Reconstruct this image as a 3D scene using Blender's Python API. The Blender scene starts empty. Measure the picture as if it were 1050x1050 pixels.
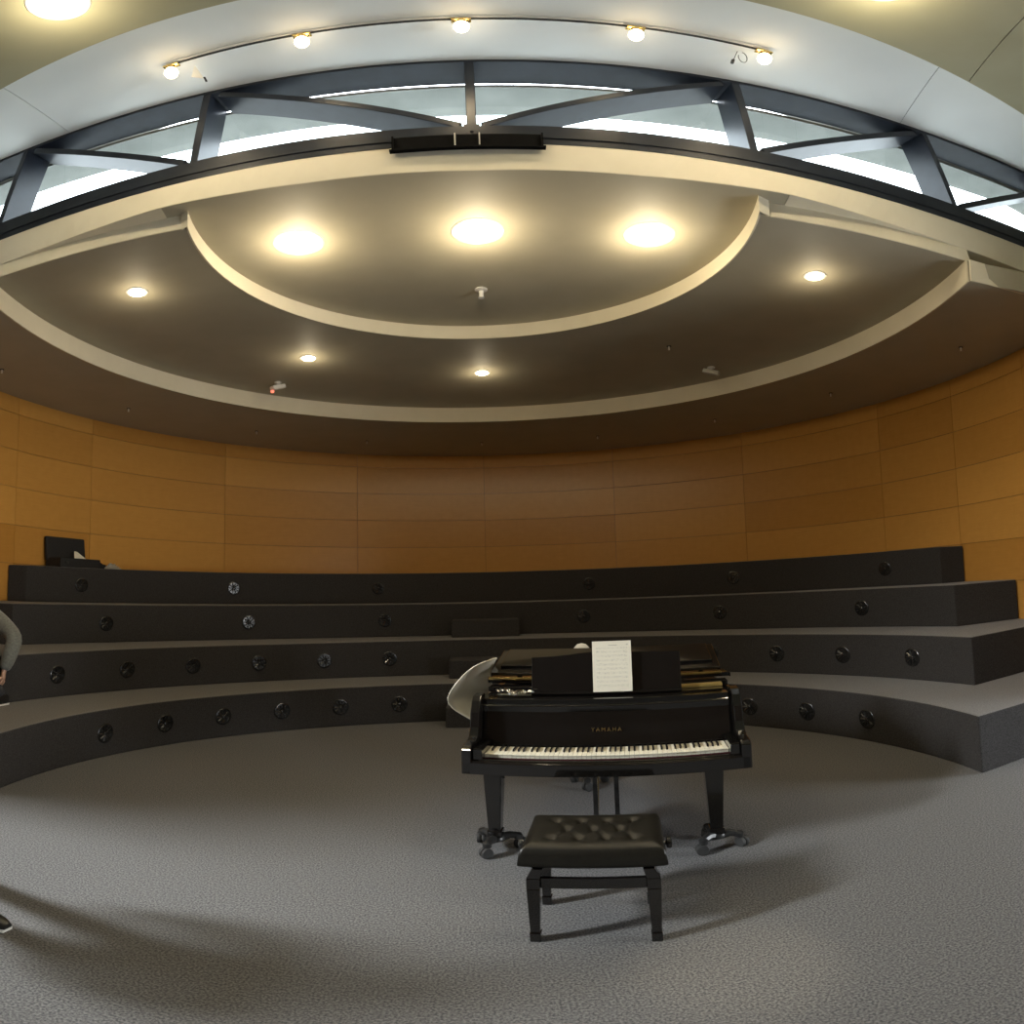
import bpy, bmesh, math, random
from mathutils import Vector, Matrix
random.seed(7)
PI = math.pi
scn = bpy.context.scene
COL = scn.collection

# ------------------------------------------------------------------ helpers
def setp(o, label=None, cat=None, group=None, kind=None):
    if label: o['label'] = label
    if cat: o['category'] = cat
    if group: o['group'] = group
    if kind: o['kind'] = kind
    return o

def empty(name, loc=(0, 0, 0), rz=0.0, label=None, cat=None, group=None):
    o = bpy.data.objects.new(name, None)
    o.empty_display_size = 0.1
    COL.objects.link(o)
    o.location = loc
    o.rotation_euler = (0, 0, rz)
    return setp(o, label, cat, group)

def obj(name, bm, mat, parent=None, smooth=None, bevel=0.0, segs=2, kind=None, label=None, cat=None, group=None, recalc=True):
    if recalc:
        bmesh.ops.recalc_face_normals(bm, faces=bm.faces[:])
    me = bpy.data.meshes.new(name)
    bm.to_mesh(me)
    bm.free()
    mats = mat if isinstance(mat, (list, tuple)) else [mat]
    for m in mats:
        me.materials.append(m)
    o = bpy.data.objects.new(name, me)
    COL.objects.link(o)
    if parent is not None:
        o.parent = parent
    if smooth is not None:
        for p in me.polygons:
            p.use_smooth = True
        me.set_sharp_from_angle(angle=math.radians(smooth))
    if bevel > 0:
        md = o.modifiers.new('bevel', 'BEVEL')
        md.width = bevel
        md.segments = segs
        md.limit_method = 'ANGLE'
        md.angle_limit = math.radians(35)
    return setp(o, label, cat, group, kind)

def dup(o, parent=None):
    c = o.copy()
    COL.objects.link(c)
    if parent is not None:
        c.parent = parent
    return c

def dup_tree(o, parent=None):
    c = dup(o, parent)
    for ch in list(o.children):
        dup_tree(ch, c)
    return c

def BM():
    return bmesh.new()

def box(bm, c, s, rz=0.0, M=None, mi=0):
    x, y, z = s[0] / 2, s[1] / 2, s[2] / 2
    T = Matrix.Translation(c) @ Matrix.Rotation(rz, 4, 'Z')
    if M is not None:
        T = M @ T
    vs = [bm.verts.new(T @ Vector(p)) for p in
          [(-x, -y, -z), (x, -y, -z), (x, y, -z), (-x, y, -z), (-x, -y, z), (x, -y, z), (x, y, z), (-x, y, z)]]
    for f in [(0, 3, 2, 1), (4, 5, 6, 7), (0, 1, 5, 4), (1, 2, 6, 5), (2, 3, 7, 6), (3, 0, 4, 7)]:
        bm.faces.new([vs[i] for i in f]).material_index = mi

def prism(bm, poly, z0, z1, M=None, mi=0):
    """vertical prism over a plan polygon (list of xy)"""
    T = M or Matrix.Identity(4)
    a = [bm.verts.new(T @ Vector((x, y, z0))) for x, y in poly]
    b = [bm.verts.new(T @ Vector((x, y, z1))) for x, y in poly]
    n = len(poly)
    bm.faces.new(a[::-1]).material_index = mi
    bm.faces.new(b).material_index = mi
    for i in range(n):
        j = (i + 1) % n
        bm.faces.new([a[i], a[j], b[j], b[i]]).material_index = mi

def hexa(bm, p8, mi=0):
    """solid from 8 points: 4 of one end, 4 of the other"""
    vs = [bm.verts.new(Vector(p)) for p in p8]
    for f in [(0, 3, 2, 1), (4, 5, 6, 7), (0, 1, 5, 4), (1, 2, 6, 5), (2, 3, 7, 6), (3, 0, 4, 7)]:
        bm.faces.new([vs[i] for i in f]).material_index = mi

def lathe(bm, prof, c=(0, 0, 0), n=24, M=None, mi=0):
    """prof: list of (r,z); closes with end caps when r>0"""
    T = (M or Matrix.Identity(4)) @ Matrix.Translation(c)
    rings = []
    for r, z in prof:
        if r < 1e-6:
            rings.append([bm.verts.new(T @ Vector((0, 0, z)))])
        else:
            rings.append([bm.verts.new(T @ Vector((r * math.cos(2 * PI * i / n), r * math.sin(2 * PI * i / n), z))) for i in range(n)])
    for A, B in zip(rings, rings[1:]):
        for i in range(n):
            j = (i + 1) % n
            if len(A) == 1 and len(B) == 1:
                continue
            if len(A) == 1:
                f = bm.faces.new([A[0], B[j], B[i]])
            elif len(B) == 1:
                f = bm.faces.new([A[i], A[j], B[0]])
            else:
                f = bm.faces.new([A[i], A[j], B[j], B[i]])
            f.material_index = mi
    if len(rings[0]) > 1:
        bm.faces.new(rings[0][::-1]).material_index = mi
    if len(rings[-1]) > 1:
        bm.faces.new(rings[-1]).material_index = mi

def tube(bm, pts, r, n=8, mi=0):
    pts = [Vector(p) for p in pts]
    rs = r if isinstance(r, (list, tuple)) else [r] * len(pts)
    rings = []
    for i, p in enumerate(pts):
        t = (pts[min(i + 1, len(pts) - 1)] - pts[max(i - 1, 0)]).normalized()
        up = Vector((0, 0, 1)) if abs(t.z) < 0.9 else Vector((1, 0, 0))
        a = t.cross(up).normalized()
        b = a.cross(t).normalized()
        rings.append([bm.verts.new(p + (a * math.cos(2 * PI * k / n) + b * math.sin(2 * PI * k / n)) * rs[i]) for k in range(n)])
    for A, B in zip(rings, rings[1:]):
        for k in range(n):
            m = (k + 1) % n
            bm.faces.new([A[k], A[m], B[m], B[k]]).material_index = mi
    bm.faces.new(rings[0][::-1]).material_index = mi
    bm.faces.new(rings[-1]).material_index = mi

def arc(c, R, a0, a1, n):
    """plan arc, angle measured from +Y clockwise (towards +X), degrees"""
    return [(c[0] + R * math.sin(math.radians(a0 + (a1 - a0) * i / n)),
             c[1] + R * math.cos(math.radians(a0 + (a1 - a0) * i / n))) for i in range(n + 1)]

# ------------------------------------------------------------------ materials
def mat(name, col, rough=0.6, metal=0.0, spec=0.5, coat=0.0, emit=None, emit_s=0.0, sheen=0.0):
    m = bpy.data.materials.new(name)
    m.use_nodes = True
    b = m.node_tree.nodes['Principled BSDF']
    b.inputs['Base Color'].default_value = (*col, 1)
    b.inputs['Roughness'].default_value = rough
    b.inputs['Metallic'].default_value = metal
    b.inputs['Specular IOR Level'].default_value = spec
    b.inputs['Coat Weight'].default_value = coat
    b.inputs['Sheen Weight'].default_value = sheen
    if emit:
        b.inputs['Emission Color'].default_value = (*emit, 1)
        b.inputs['Emission Strength'].default_value = emit_s
    return m

def nodes(m):
    return m.node_tree.nodes, m.node_tree.links, m.node_tree.nodes['Principled BSDF']

def noisy(m, c0, c1, scale=30, detail=4, lo=0.35, hi=0.65, stretch=(1, 1, 1), bump=0.0, bscale=None, bdist=0.01):
    N, L, b = nodes(m)
    tc = N.new('ShaderNodeTexCoord')
    mp = N.new('ShaderNodeMapping')
    mp.inputs['Scale'].default_value = stretch
    L.new(tc.outputs['Object'], mp.inputs['Vector'])
    nz = N.new('ShaderNodeTexNoise')
    nz.inputs['Scale'].default_value = scale
    nz.inputs['Detail'].default_value = detail
    L.new(mp.outputs['Vector'], nz.inputs['Vector'])
    cr = N.new('ShaderNodeValToRGB')
    cr.color_ramp.elements[0].position = lo
    cr.color_ramp.elements[1].position = hi
    cr.color_ramp.elements[0].color = (*c0, 1)
    cr.color_ramp.elements[1].color = (*c1, 1)
    L.new(nz.outputs['Fac'], cr.inputs['Fac'])
    L.new(cr.outputs['Color'], b.inputs['Base Color'])
    if bump:
        bp = N.new('ShaderNodeBump')
        bp.inputs['Strength'].default_value = bump
        bp.inputs['Distance'].default_value = bdist
        if bscale:
            n2 = N.new('ShaderNodeTexNoise')
            n2.inputs['Scale'].default_value = bscale
            n2.inputs['Detail'].default_value = 3
            L.new(mp.outputs['Vector'], n2.inputs['Vector'])
            L.new(n2.outputs['Fac'], bp.inputs['Height'])
        else:
            L.new(nz.outputs['Fac'], bp.inputs['Height'])
        L.new(bp.outputs['Normal'], b.inputs['Normal'])
    return cr

M = {}
M['carpet'] = mat('speckled_grey_carpet', (.2, .2, .2), .95, spec=.1, sheen=.1)
noisy(M['carpet'], (.062, .062, .064), (.178, .175, .170), scale=105, detail=4, lo=.36, hi=.64)
M['tier'] = mat('charcoal_carpet', (.06, .06, .06), .95, spec=.1, sheen=.05)  # tier carpet as seen on the risers, their shade put into the colour
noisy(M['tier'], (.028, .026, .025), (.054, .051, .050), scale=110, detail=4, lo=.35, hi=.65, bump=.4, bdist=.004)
M['lit_tread'] = mat('charcoal_carpet_lit_tread', (.1, .1, .1), .95, spec=.1, sheen=.15)  # same carpet, lightened: light from above painted into the tread colour
noisy(M['lit_tread'], (.105, .102, .10), (.19, .185, .18), scale=110, detail=4, lo=.35, hi=.65, bump=.4, bdist=.004)
M['cream'] = mat('cream_plaster', (.74, .68, .53), .7)
noisy(M['cream'], (.77, .705, .54), (.81, .745, .58), scale=3, detail=3)
M['soffit'] = mat('grey_olive_paint', (.27, .26, .22), .6)
noisy(M['soffit'], (.40, .365, .27), (.43, .395, .295), scale=2.5, detail=3)
M['white'] = mat('white_ceiling_paint', (.72, .74, .73), .6)
noisy(M['white'], (.68, .70, .69), (.75, .77, .76), scale=1.2, detail=3, lo=.3, hi=.7)
M['olive'] = mat('beige_ceiling_paint', (.42, .41, .31), .6)
noisy(M['olive'], (.33, .315, .20), (.37, .355, .235), scale=1.5, detail=3)
M['steel'] = mat('blue_black_painted_steel', (.035, .04, .05), .36, spec=.35)
noisy(M['steel'], (.011, .014, .021), (.016, .020, .030), scale=8, detail=3)
M['concrete'] = mat('grey_concrete', (.36, .38, .36), .85)
noisy(M['concrete'], (.24, .25, .235), (.33, .34, .32), scale=2.5, detail=5, lo=.3, hi=.7)
M['outer'] = mat('exterior_render', (.4, .4, .38), .85)
noisy(M['outer'], (.36, .36, .34), (.44, .44, .42), scale=4)
M['lacquer'] = mat('black_piano_lacquer', (.006, .0055, .005), .07, spec=.6, coat=.6)
M['lacquer'].node_tree.nodes['Principled BSDF'].inputs['Coat Roughness'].default_value = .03
noisy(M['lacquer'], (.005, .0045, .004), (.008, .007, .0065), scale=2)
M['rear'] = mat('dark_timber_panel', (.12, .07, .035), .5)
noisy(M['rear'], (.10, .055, .028), (.14, .085, .045), scale=6, detail=5, stretch=(4, 4, .4))
M['ivory'] = mat('ivory_key', (.78, .74, .60), .25)
noisy(M['ivory'], (.76, .72, .58), (.80, .76, .62), scale=5)
M['ebony'] = mat('ebony_key', (.012, .011, .011), .25)
noisy(M['ebony'], (.010, .009, .009), (.016, .015, .015), scale=5)
M['felt'] = mat('dark_red_felt', (.06, .01, .01), .9)
noisy(M['felt'], (.05, .008, .008), (.07, .012, .012), scale=60)
M['brass'] = mat('brass', (.78, .56, .2), .22, metal=1.0)
noisy(M['brass'], (.74, .53, .18), (.82, .6, .23), scale=9)
M['goldp'] = mat('bronze_gold_paint', (.55, .40, .14), .35, metal=.7)
noisy(M['goldp'], (.50, .36, .12), (.60, .44, .16), scale=9)
M['chrome'] = mat('chrome', (.72, .72, .70), .12, metal=1.0)
noisy(M['chrome'], (.68, .68, .66), (.75, .75, .73), scale=9)
M['castiron'] = mat('black_cast_metal', (.03, .03, .03), .35, metal=.3)
noisy(M['castiron'], (.025, .025, .025), (.04, .04, .038), scale=20)
M['rubber'] = mat('grey_rubber', (.07, .07, .065), .7)
noisy(M['rubber'], (.022, .022, .021), (.034, .034, .032), scale=20)
M['leather'] = mat('black_leather', (.022, .02, .014), .36, spec=.4)
noisy(M['leather'], (.008, .007, .005), (.013, .0115, .008), scale=60, bump=.12, bdist=.002)
M['shell'] = mat('cream_sheet', (.72, .68, .55), .5)
noisy(M['shell'], (.80, .75, .60), (.85, .80, .65), scale=4)
M['pale'] = mat('pale_grey_surface', (.5, .48, .42), .6)
noisy(M['pale'], (.47, .45, .39), (.53, .51, .45), scale=6)
M['ventm'] = mat('black_plastic', (.012, .012, .012), .22, spec=.7)
noisy(M['ventm'], (.010, .010, .010), (.016, .016, .016), scale=15)
M['ventfin'] = mat('black_plastic_fin', (.02, .02, .02), .15, spec=.8)
noisy(M['ventfin'], (.016, .016, .016), (.024, .024, .024), scale=15)
M['blackcloth'] = mat('black_nylon', (.012, .012, .013), .75)
noisy(M['blackcloth'], (.009, .009, .010), (.017, .017, .018), scale=80)
M['void'] = mat('matt_black_paint', (.003, .003, .003), .9, spec=.1)
noisy(M['void'], (.0025, .0025, .0025), (.004, .004, .004), scale=20)
M['greycloth'] = mat('grey_green_knit', (.15, .155, .14), .9, sheen=.2)
noisy(M['greycloth'], (.12, .125, .11), (.19, .195, .175), scale=55, bump=.3, bdist=.004)
M['darkcloth'] = mat('dark_trouser_cloth', (.03, .03, .035), .9)
noisy(M['darkcloth'], (.025, .025, .03), (.04, .04, .045), scale=60)
M['skin'] = mat('skin', (.5, .3, .2), .5)
noisy(M['skin'], (.47, .275, .185), (.53, .32, .215), scale=25)
M['hair'] = mat('dark_hair', (.03, .02, .013), .5)
noisy(M['hair'], (.02, .014, .009), (.045, .03, .02), scale=40, stretch=(1, 1, .2))
M['whitepl'] = mat('white_plastic', (.75, .74, .70), .4)
noisy(M['whitepl'], (.72, .71, .67), (.78, .77, .73), scale=10)
M['redled'] = mat('red_lens', (.4, .05, .03), .2, emit=(1, .25, .15), emit_s=1.2)
M['shoe'] = mat('black_shoe', (.012, .012, .012), .3)
noisy(M['shoe'], (.010, .010, .010), (.016, .016, .016), scale=30)
M['bulb'] = mat('lamp_diffuser', (.9, .85, .7), .5, emit=(1, .84, .55), emit_s=12.0)
M['bulbB'] = mat('halogen_lamp', (.9, .85, .7), .5, emit=(1, .82, .52), emit_s=25.0)
M['bulbT'] = mat('globe_bulb', (.9, .85, .7), .5, emit=(1, .78, .5), emit_s=14.0)
M['bulbO'] = mat('rear_lamp_diffuser', (.9, .85, .7), .5, emit=(1, .86, .6), emit_s=10.0)
M['gold'] = mat('gold_lettering', (.8, .6, .25), .3, metal=1.0)
noisy(M['gold'], (.76, .56, .22), (.84, .64, .28), scale=12)
M['backing'] = mat('dark_joint', (.05, .04, .03), .9)
noisy(M['backing'], (.20, .10, .04), (.26, .13, .05), scale=10)
M['seam'] = mat('ceiling_joint', (.33, .33, .30), .9)
noisy(M['seam'], (.31, .31, .28), (.35, .35, .32), scale=10)

# varnished maple veneer: tone per panel (face attribute), fine grain along the panel
def wood_mat():
    m = mat('varnished_maple_veneer', (.4, .2, .07), .34, spec=.35, coat=.2)
    N, L, b = nodes(m)
    b.inputs['Coat Roughness'].default_value = .22
    at = N.new('ShaderNodeAttribute'); at.attribute_name = 'tone'
    uv = N.new('ShaderNodeUVMap'); uv.uv_map = 'UVMap'
    mp = N.new('ShaderNodeMapping'); mp.inputs['Scale'].default_value = (1.2, 26, 1)
    L.new(uv.outputs['UV'], mp.inputs['Vector'])
    nz = N.new('ShaderNodeTexNoise'); nz.inputs['Scale'].default_value = 2.2; nz.inputs['Detail'].default_value = 6
    L.new(mp.outputs['Vector'], nz.inputs['Vector'])
    n2 = N.new('ShaderNodeTexNoise'); n2.inputs['Scale'].default_value = 9; n2.inputs['Detail'].default_value = 4
    L.new(uv.outputs['UV'], n2.inputs['Vector'])
    a1 = N.new('ShaderNodeMath'); a1.operation = 'MULTIPLY_ADD'; a1.inputs[1].default_value = .35; a1.inputs[2].default_value = -.17
    L.new(nz.outputs['Fac'], a1.inputs[0])
    a2 = N.new('ShaderNodeMath'); a2.operation = 'MULTIPLY_ADD'; a2.inputs[1].default_value = .35; a2.inputs[2].default_value = -.17
    L.new(n2.outputs['Fac'], a2.inputs[0])
    a3 = N.new('ShaderNodeMath'); a3.operation = 'ADD'
    L.new(a1.outputs[0], a3.inputs[0]); L.new(a2.outputs[0], a3.inputs[1])
    a4 = N.new('ShaderNodeMath'); a4.operation = 'ADD'; a4.use_clamp = True
    L.new(at.outputs['Fac'], a4.inputs[0]); L.new(a3.outputs[0], a4.inputs[1])
    cr = N.new('ShaderNodeValToRGB')
    cr.color_ramp.elements[0].color = (.48, .225, .044, 1)
    cr.color_ramp.elements[1].color = (.70, .37, .090, 1)
    L.new(a4.outputs[0], cr.inputs['Fac'])
    L.new(cr.outputs['Color'], b.inputs['Base Color'])
    return m
M['wood'] = wood_mat()

def glass_mat():
    m = bpy.data.materials.new('window_glass')
    m.use_nodes = True
    N, L = m.node_tree.nodes, m.node_tree.links
    N.remove(N['Principled BSDF'])
    out = N['Material Output']
    tr = N.new('ShaderNodeBsdfTransparent'); tr.inputs['Color'].default_value = (.93, .96, .96, 1)
    gl = N.new('ShaderNodeBsdfGlossy'); gl.inputs['Roughness'].default_value = .03
    mx = N.new('ShaderNodeMixShader'); mx.inputs[0].default_value = .05
    L.new(tr.outputs[0], mx.inputs[1]); L.new(gl.outputs[0], mx.inputs[2])
    L.new(mx.outputs[0], out.inputs['Surface'])
    return m
M['glass'] = glass_mat()

def score_mat():
    """white page printed with faint lines of small notes; generated coords: x across, z up"""
    m = mat('printed_music_paper', (.8, .77, .66), .7)
    N, L, b = nodes(m)
    tc = N.new('ShaderNodeTexCoord')
    sp = N.new('ShaderNodeSeparateXYZ'); L.new(tc.outputs['Generated'], sp.inputs[0])
    def mth(op, a, v=None, w=None):
        n = N.new('ShaderNodeMath'); n.operation = op
        L.new(a, n.inputs[0]) if hasattr(a, 'is_linked') else setattr(n.inputs[0], 'default_value', a)
        for i, q in ((1, v), (2, w)):
            if q is None: continue
            if hasattr(q, 'is_linked'): L.new(q, n.inputs[i])
            else: n.inputs[i].default_value = q
        return n.outputs[0]
    x, z = sp.outputs['X'], sp.outputs['Z']
    rows = mth('FRACT', mth('MULTIPLY', z, 12.0))                     # 12 systems down the page
    inrow = mth('COMPARE', rows, .45, .26)
    st = mth('COMPARE', mth('FRACT', mth('MULTIPLY', rows, 8.0)), .5, .18)
    inx = mth('COMPARE', x, .5, .40)
    inz = mth('COMPARE', z, .47, .40)
    lines = mth('MULTIPLY', mth('MULTIPLY', st, inrow), mth('MULTIPLY', inx, inz))
    nz = N.new('ShaderNodeTexNoise'); nz.inputs['Scale'].default_value = 38; nz.inputs['Detail'].default_value = 1
    L.new(tc.outputs['Generated'], nz.inputs['Vector'])
    dots = mth('MULTIPLY', mth('GREATER_THAN', nz.outputs['Fac'], .58), mth('MULTIPLY', inrow, mth('MULTIPLY', inx, inz)))
    title = mth('MULTIPLY', mth('COMPARE', z, .915, .008), mth('COMPARE', x, .53, .11))
    corner = mth('MULTIPLY', mth('COMPARE', z, .925, .012), mth('COMPARE', x, .9, .025))
    ink = mth('ADD', mth('ADD', mth('MULTIPLY', lines, .10), mth('MULTIPLY', dots, .30)), mth('MULTIPLY', mth('ADD', title, corner), .4))
    mx = N.new('ShaderNodeMix'); mx.data_type = 'RGBA'
    L.new(ink, mx.inputs[0])
    mx.inputs[6].default_value = (.82, .765, .62, 1)
    mx.inputs[7].default_value = (.12, .11, .10, 1)
    L.new(mx.outputs[2], b.inputs['Base Color'])
    return m
M['score'] = score_mat()

# ------------------------------------------------------------------ camera (stitched panorama)
F = 594.98
cd = bpy.data.cameras.new('camera')
cam = bpy.data.objects.new('camera', cd)
COL.objects.link(cam)
cd.type = 'PANO'
cd.panorama_type = 'EQUIRECTANGULAR'
cd.longitude_min, cd.longitude_max = -525 / F, 525 / F
cd.latitude_max = 560.34 / F
cd.latitude_min = -(1050 - 560.34) / F
cd.clip_start = .05
R0 = Vector((.99849655, -.04849279, -.02555555)); R1 = Vector((.05019936, .99621129, .07101478)); R2 = Vector((.02201502, -.07219088, .99714784))
EYE = 1.635
mw = Matrix(((R0.x, R2.x, -R1.x, 0), (R0.y, R2.y, -R1.y, 0), (R0.z, R2.z, -R1.z, EYE), (0, 0, 0, 1)))
cam.matrix_world = mw
scn.camera = cam

# ------------------------------------------------------------------ room constants
TC = (0.0, 3.76)                       # centre of the seating arcs
TR = [3.323, 4.065, 4.807, 5.549]      # tier front radii
H = .474                               # tier height
WC, WR = (0.05, 5.41), 5.63            # timber drum
zC, zB, zA = 4.20, 4.43, 4.59          # stepped soffits
BC, BR = (0.0, 4.67), 4.02
AC, AR = (-0.02, 4.05), 2.04
ZT = 5.97                              # high white ceiling
ZO = 5.75                              # lowered rear ceiling
def Yt(x): return 3.36 - .0165 * x * x # front line of the truss / fascia

# floor
bm = BM(); box(bm, (0, 2.5, -.1), (14.4, 19, .2)); obj('floor', bm, M['carpet'], kind='structure')

# ------------------------------------------------------------------ seating tiers
def wall_pt(y, s, inset=.02):
    return (WC[0] * s + s * math.sqrt((WR - inset) ** 2 - (y - WC[1]) ** 2), y) if s > 0 else (WC[0] - math.sqrt((WR - inset) ** 2 - (y - WC[1]) ** 2), y)

corner_ang = [104.6, 90.7, 80.7, 73.8]
end_y = [2.70, 3.64, 4.26, 5.2]
tier_names = ['lowest', 'second', 'third', 'topmost']
tier_labels = ['lowest charcoal carpeted seating tier, its curved riser meeting the grey floor',
               'second charcoal carpeted seating tier from the floor, behind the piano',
               'third charcoal carpeted seating tier from the floor, below the topmost tier',
               'topmost charcoal carpeted seating tier running along the wooden wall']
tiers = []
for k in range(4):
    front = arc(TC, TR[k], -corner_ang[k], corner_ang[k], 96)
    y = end_y[k]
    pr, pl = wall_pt(y, 1), wall_pt(y, -1)
    ar = math.degrees(math.atan2(pr[0] - WC[0], pr[1] - WC[1]))
    al = math.degrees(math.atan2(pl[0] - WC[0], pl[1] - WC[1]))
    back = arc(WC, WR - .02, ar, al, 96)
    poly = front + back
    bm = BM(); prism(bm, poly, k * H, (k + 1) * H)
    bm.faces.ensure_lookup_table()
    bm.faces[1].material_index = 1  # top face takes the carpet copy with painted-in light
    o = obj('seating_tier', bm, [M['tier'], M['lit_tread']], bevel=.012, segs=2, label=tier_labels[k], cat='seating tier', group='curved seating tiers')
    tiers.append(o)

# half height step blocks on the aisle
step_labels = ['small carpeted step block standing on the floor against the lowest tier, behind the piano',
               'small carpeted step block on the lowest tier against the second riser',
               'small carpeted step block on the second tier, highest of the aisle step blocks']
for k in range(3):
    bm = BM()
    R = TR[k]
    a = math.degrees(math.asin(.475 / R))
    back = arc(TC, R - .004, -a, a, 8)
    yf = back[0][1] - .36
    poly = [(-.475, yf), (.475, yf)] + back[::-1]
    prism(bm, [(x + .01, y) for x, y in poly], k * H, k * H + .24)
    obj('step_block', bm, M['tier'], bevel=.012, label=step_labels[k], cat='step', group='aisle step blocks')

# round swirl vents in the risers
def make_vent():
    root = empty('round_vent')
    bm = BM()
    lathe(bm, [(.098, 0), (.098, .006), (.090, .012), (.082, .012), (.080, .004), (.0, .004)], n=28)
    obj('vent_ring', bm, M['ventm'], root, smooth=40)
    bm = BM()
    for i in range(10):
        a = 2 * PI * i / 10
        T = Matrix.Rotation(a, 4, 'Z') @ Matrix.Translation((.048, 0, .009)) @ Matrix.Rotation(.6, 4, 'X')
        box(bm, (0, 0, 0), (.058, .016, .003), M=T)
    obj('fins', bm, M['ventfin'], root)
    bm = BM(); lathe(bm, [(.02, .004), (.02, .013), (.012, .018), (0, .019)], n=16)
    obj('hub', bm, M['ventfin'], root, smooth=40)
    return root
vproto = make_vent()
first = True
ordw = ['first', 'second', 'third', 'fourth', 'fifth', 'sixth', 'seventh']
for k in range(4):
    angs = [18.0, 30.2, 42.4, 54.7, 66.9, 79.7] if k < 2 else [17.4, 41.0, 65.2]
    for s in (-1, 1):
        for i, a in enumerate(angs):
            v = vproto if first else dup_tree(vproto)
            first = False
            R = TR[k]
            t = math.radians(a * s)
            z = k * H + (.225 if (k == 0 and s > 0) else .24)
            v.location = (TC[0] + R * math.sin(t), TC[1] + R * math.cos(t), z)
            # local z points to the room centre
            d = Vector((-math.sin(t), -math.cos(t), 0))
            v.rotation_mode = 'QUATERNION'
            v.rotation_quaternion = d.to_track_quat('Z', 'Y')
            side = 'left' if s < 0 else 'right'
            setp(v, 'round black vent in the %s tier riser, %s one %s of the central step blocks' % (tier_names[k], ordw[i], side),
                 'vent', 'round vents in the tier risers')

# ------------------------------------------------------------------ timber drum wall
def wood_panels(bm, tone, uvl, a0, a1, z0, z1, t):
    g = .003
    n = max(2, int(abs(a1 - a0) / 1.5))
    da = math.degrees(g / WR)
    pin = arc(WC, WR, a0 + da, a1 - da, n)
    pout = arc(WC, WR + .018, a0 + da, a1 - da, n)
    lo, hi = z0 + g, z1 - g
    A = [bm.verts.new((x, y, lo)) for x, y in pin]; B = [bm.verts.new((x, y, hi)) for x, y in pin]
    C = [bm.verts.new((x, y, lo)) for x, y in pout]; D = [bm.verts.new((x, y, hi)) for x, y in pout]
    off = random.random() * 50
    fs = []
    for i in range(n):
        fs.append((bm.faces.new([A[i], B[i], B[i + 1], A[i + 1]]), i))
        fs.append((bm.faces.new([B[i], D[i], D[i + 1], B[i + 1]]), i))
        fs.append((bm.faces.new([A[i + 1], C[i + 1], C[i], A[i]]), i))
    fs.append((bm.faces.new([A[0], C[0], D[0], B[0]]), 0))
    fs.append((bm.faces.new([B[n], D[n], C[n], A[n]]), n))
    for f, i in fs:
        f[tone] = t
        for l in f.loops:
            c = l.vert.co
            l[uvl].uv = (off + math.atan2(c.x - WC[0], c.y - WC[1]) * WR, off + c.z)
bm = BM()
tone = bm.faces.layers.float.new('tone')
uvl = bm.loops.layers.uv.new('UVMap')
joints = [-124, -105.5, -91, -76.6, -50.6, -24.8, 0, 25.3, 50.6, 77.3, 91.6, 105.5, 124]
zs = [.39, .90, 1.41, 1.92, 2.43, 2.94, 3.45, 3.96, 4.24]
for r in range(len(zs) - 1):
    js = list(joints)
    for i in range(len(js) - 1):
        mid = (js[i] + js[i + 1]) / 2
        t = random.gauss(.5, .18)
        if abs(mid) > 85: t -= .08
        wood_panels(bm, tone, uvl, js[i], js[i + 1], zs[r], zs[r + 1], min(.95, max(.1, t)))
obj('wall_back', bm, M['wood'], kind='structure', recalc=False)
bm = BM()
prism(bm, arc(WC, WR + .018, -125, 125, 120) + arc(WC, WR + .25, 125, -125, 120), 0, 4.6)
obj('wall_back_core', bm, M['backing'], kind='structure')
bpy.data.objects['wall_back_core'].name = 'wall_back.001'
# thin light bead where the wood meets the topmost tier
bm = BM()
prism(bm, arc(WC, WR - .012, -91, 91.6, 90) + arc(WC, WR, 91.6, -91, 90), 4 * H, 4 * H + .018)
obj('trim_1', bm, M['wood'], kind='structure')

# side and rear walls of the hall behind the camera, with windows
WX = 6.3
def wall_with_openings(name, axis, pos, th, a0, a1, z0, z1, opens, material):
    """axis 'x': wall at x=pos running along y a0..a1 ; axis 'y': wall at y=pos running along x"""
    bm = BM()
    cuts = sorted(opens)
    cur = a0
    def put(u0, u1, w0, w1):
        if u1 - u0 < 1e-4 or w1 - w0 < 1e-4: return
        if axis == 'x': box(bm, (pos, (u0 + u1) / 2, (w0 + w1) / 2), (th, u1 - u0, w1 - w0))
        else: box(bm, ((u0 + u1) / 2, pos, (w0 + w1) / 2), (u1 - u0, th, w1 - w0))
    for (u0, u1, w0, w1) in cuts:
        put(cur, u0, z0, z1)
        put(u0, u1, z0, w0)
        put(u0, u1, w1, z1)
        cur = u1
    put(cur, a1, z0, z1)
    return obj(name, bm, material, kind='structure')
YB = -5.5
wall_with_openings('wall_rear', 'y', YB, .2, -WX, WX, 0, 6.3, [], M['rear'])
wall_with_openings('wall_left', 'x', -WX - .1, .2, YB - .1, 3.0, 0, 6.3, [(.95, 1.65, 3.7, 5.3)], M['white'])
wall_with_openings('wall_right', 'x', WX + .1, .2, YB - .1, 3.0, 0, 6.3, [(-.4, 1.3, .2, 1.8)], M['white'])
for s in (-1, 1):          # returns between the drum ends and the side walls
    e = arc(WC, WR, s * 124, s * 124, 1)[0]
    bm = BM()
    poly = [(e[0], e[1] - .02), (s * WX, e[1] - .02), (s * WX, e[1] + .3), (e[0] + s * .2, e[1] + .3)]
    prism(bm, poly if s > 0 else poly[::-1], 0, 4.6)
    obj('wall_left.001' if s < 0 else 'wall_right.001', bm, M['white'], kind='structure')
    bm = BM(); box(bm, (s * (WX + .1), 4.1, 5.45), (.2, 2.2, 1.7)); obj('wall_left.002' if s < 0 else 'wall_right.002', bm, M['white'], kind='structure')

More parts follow.
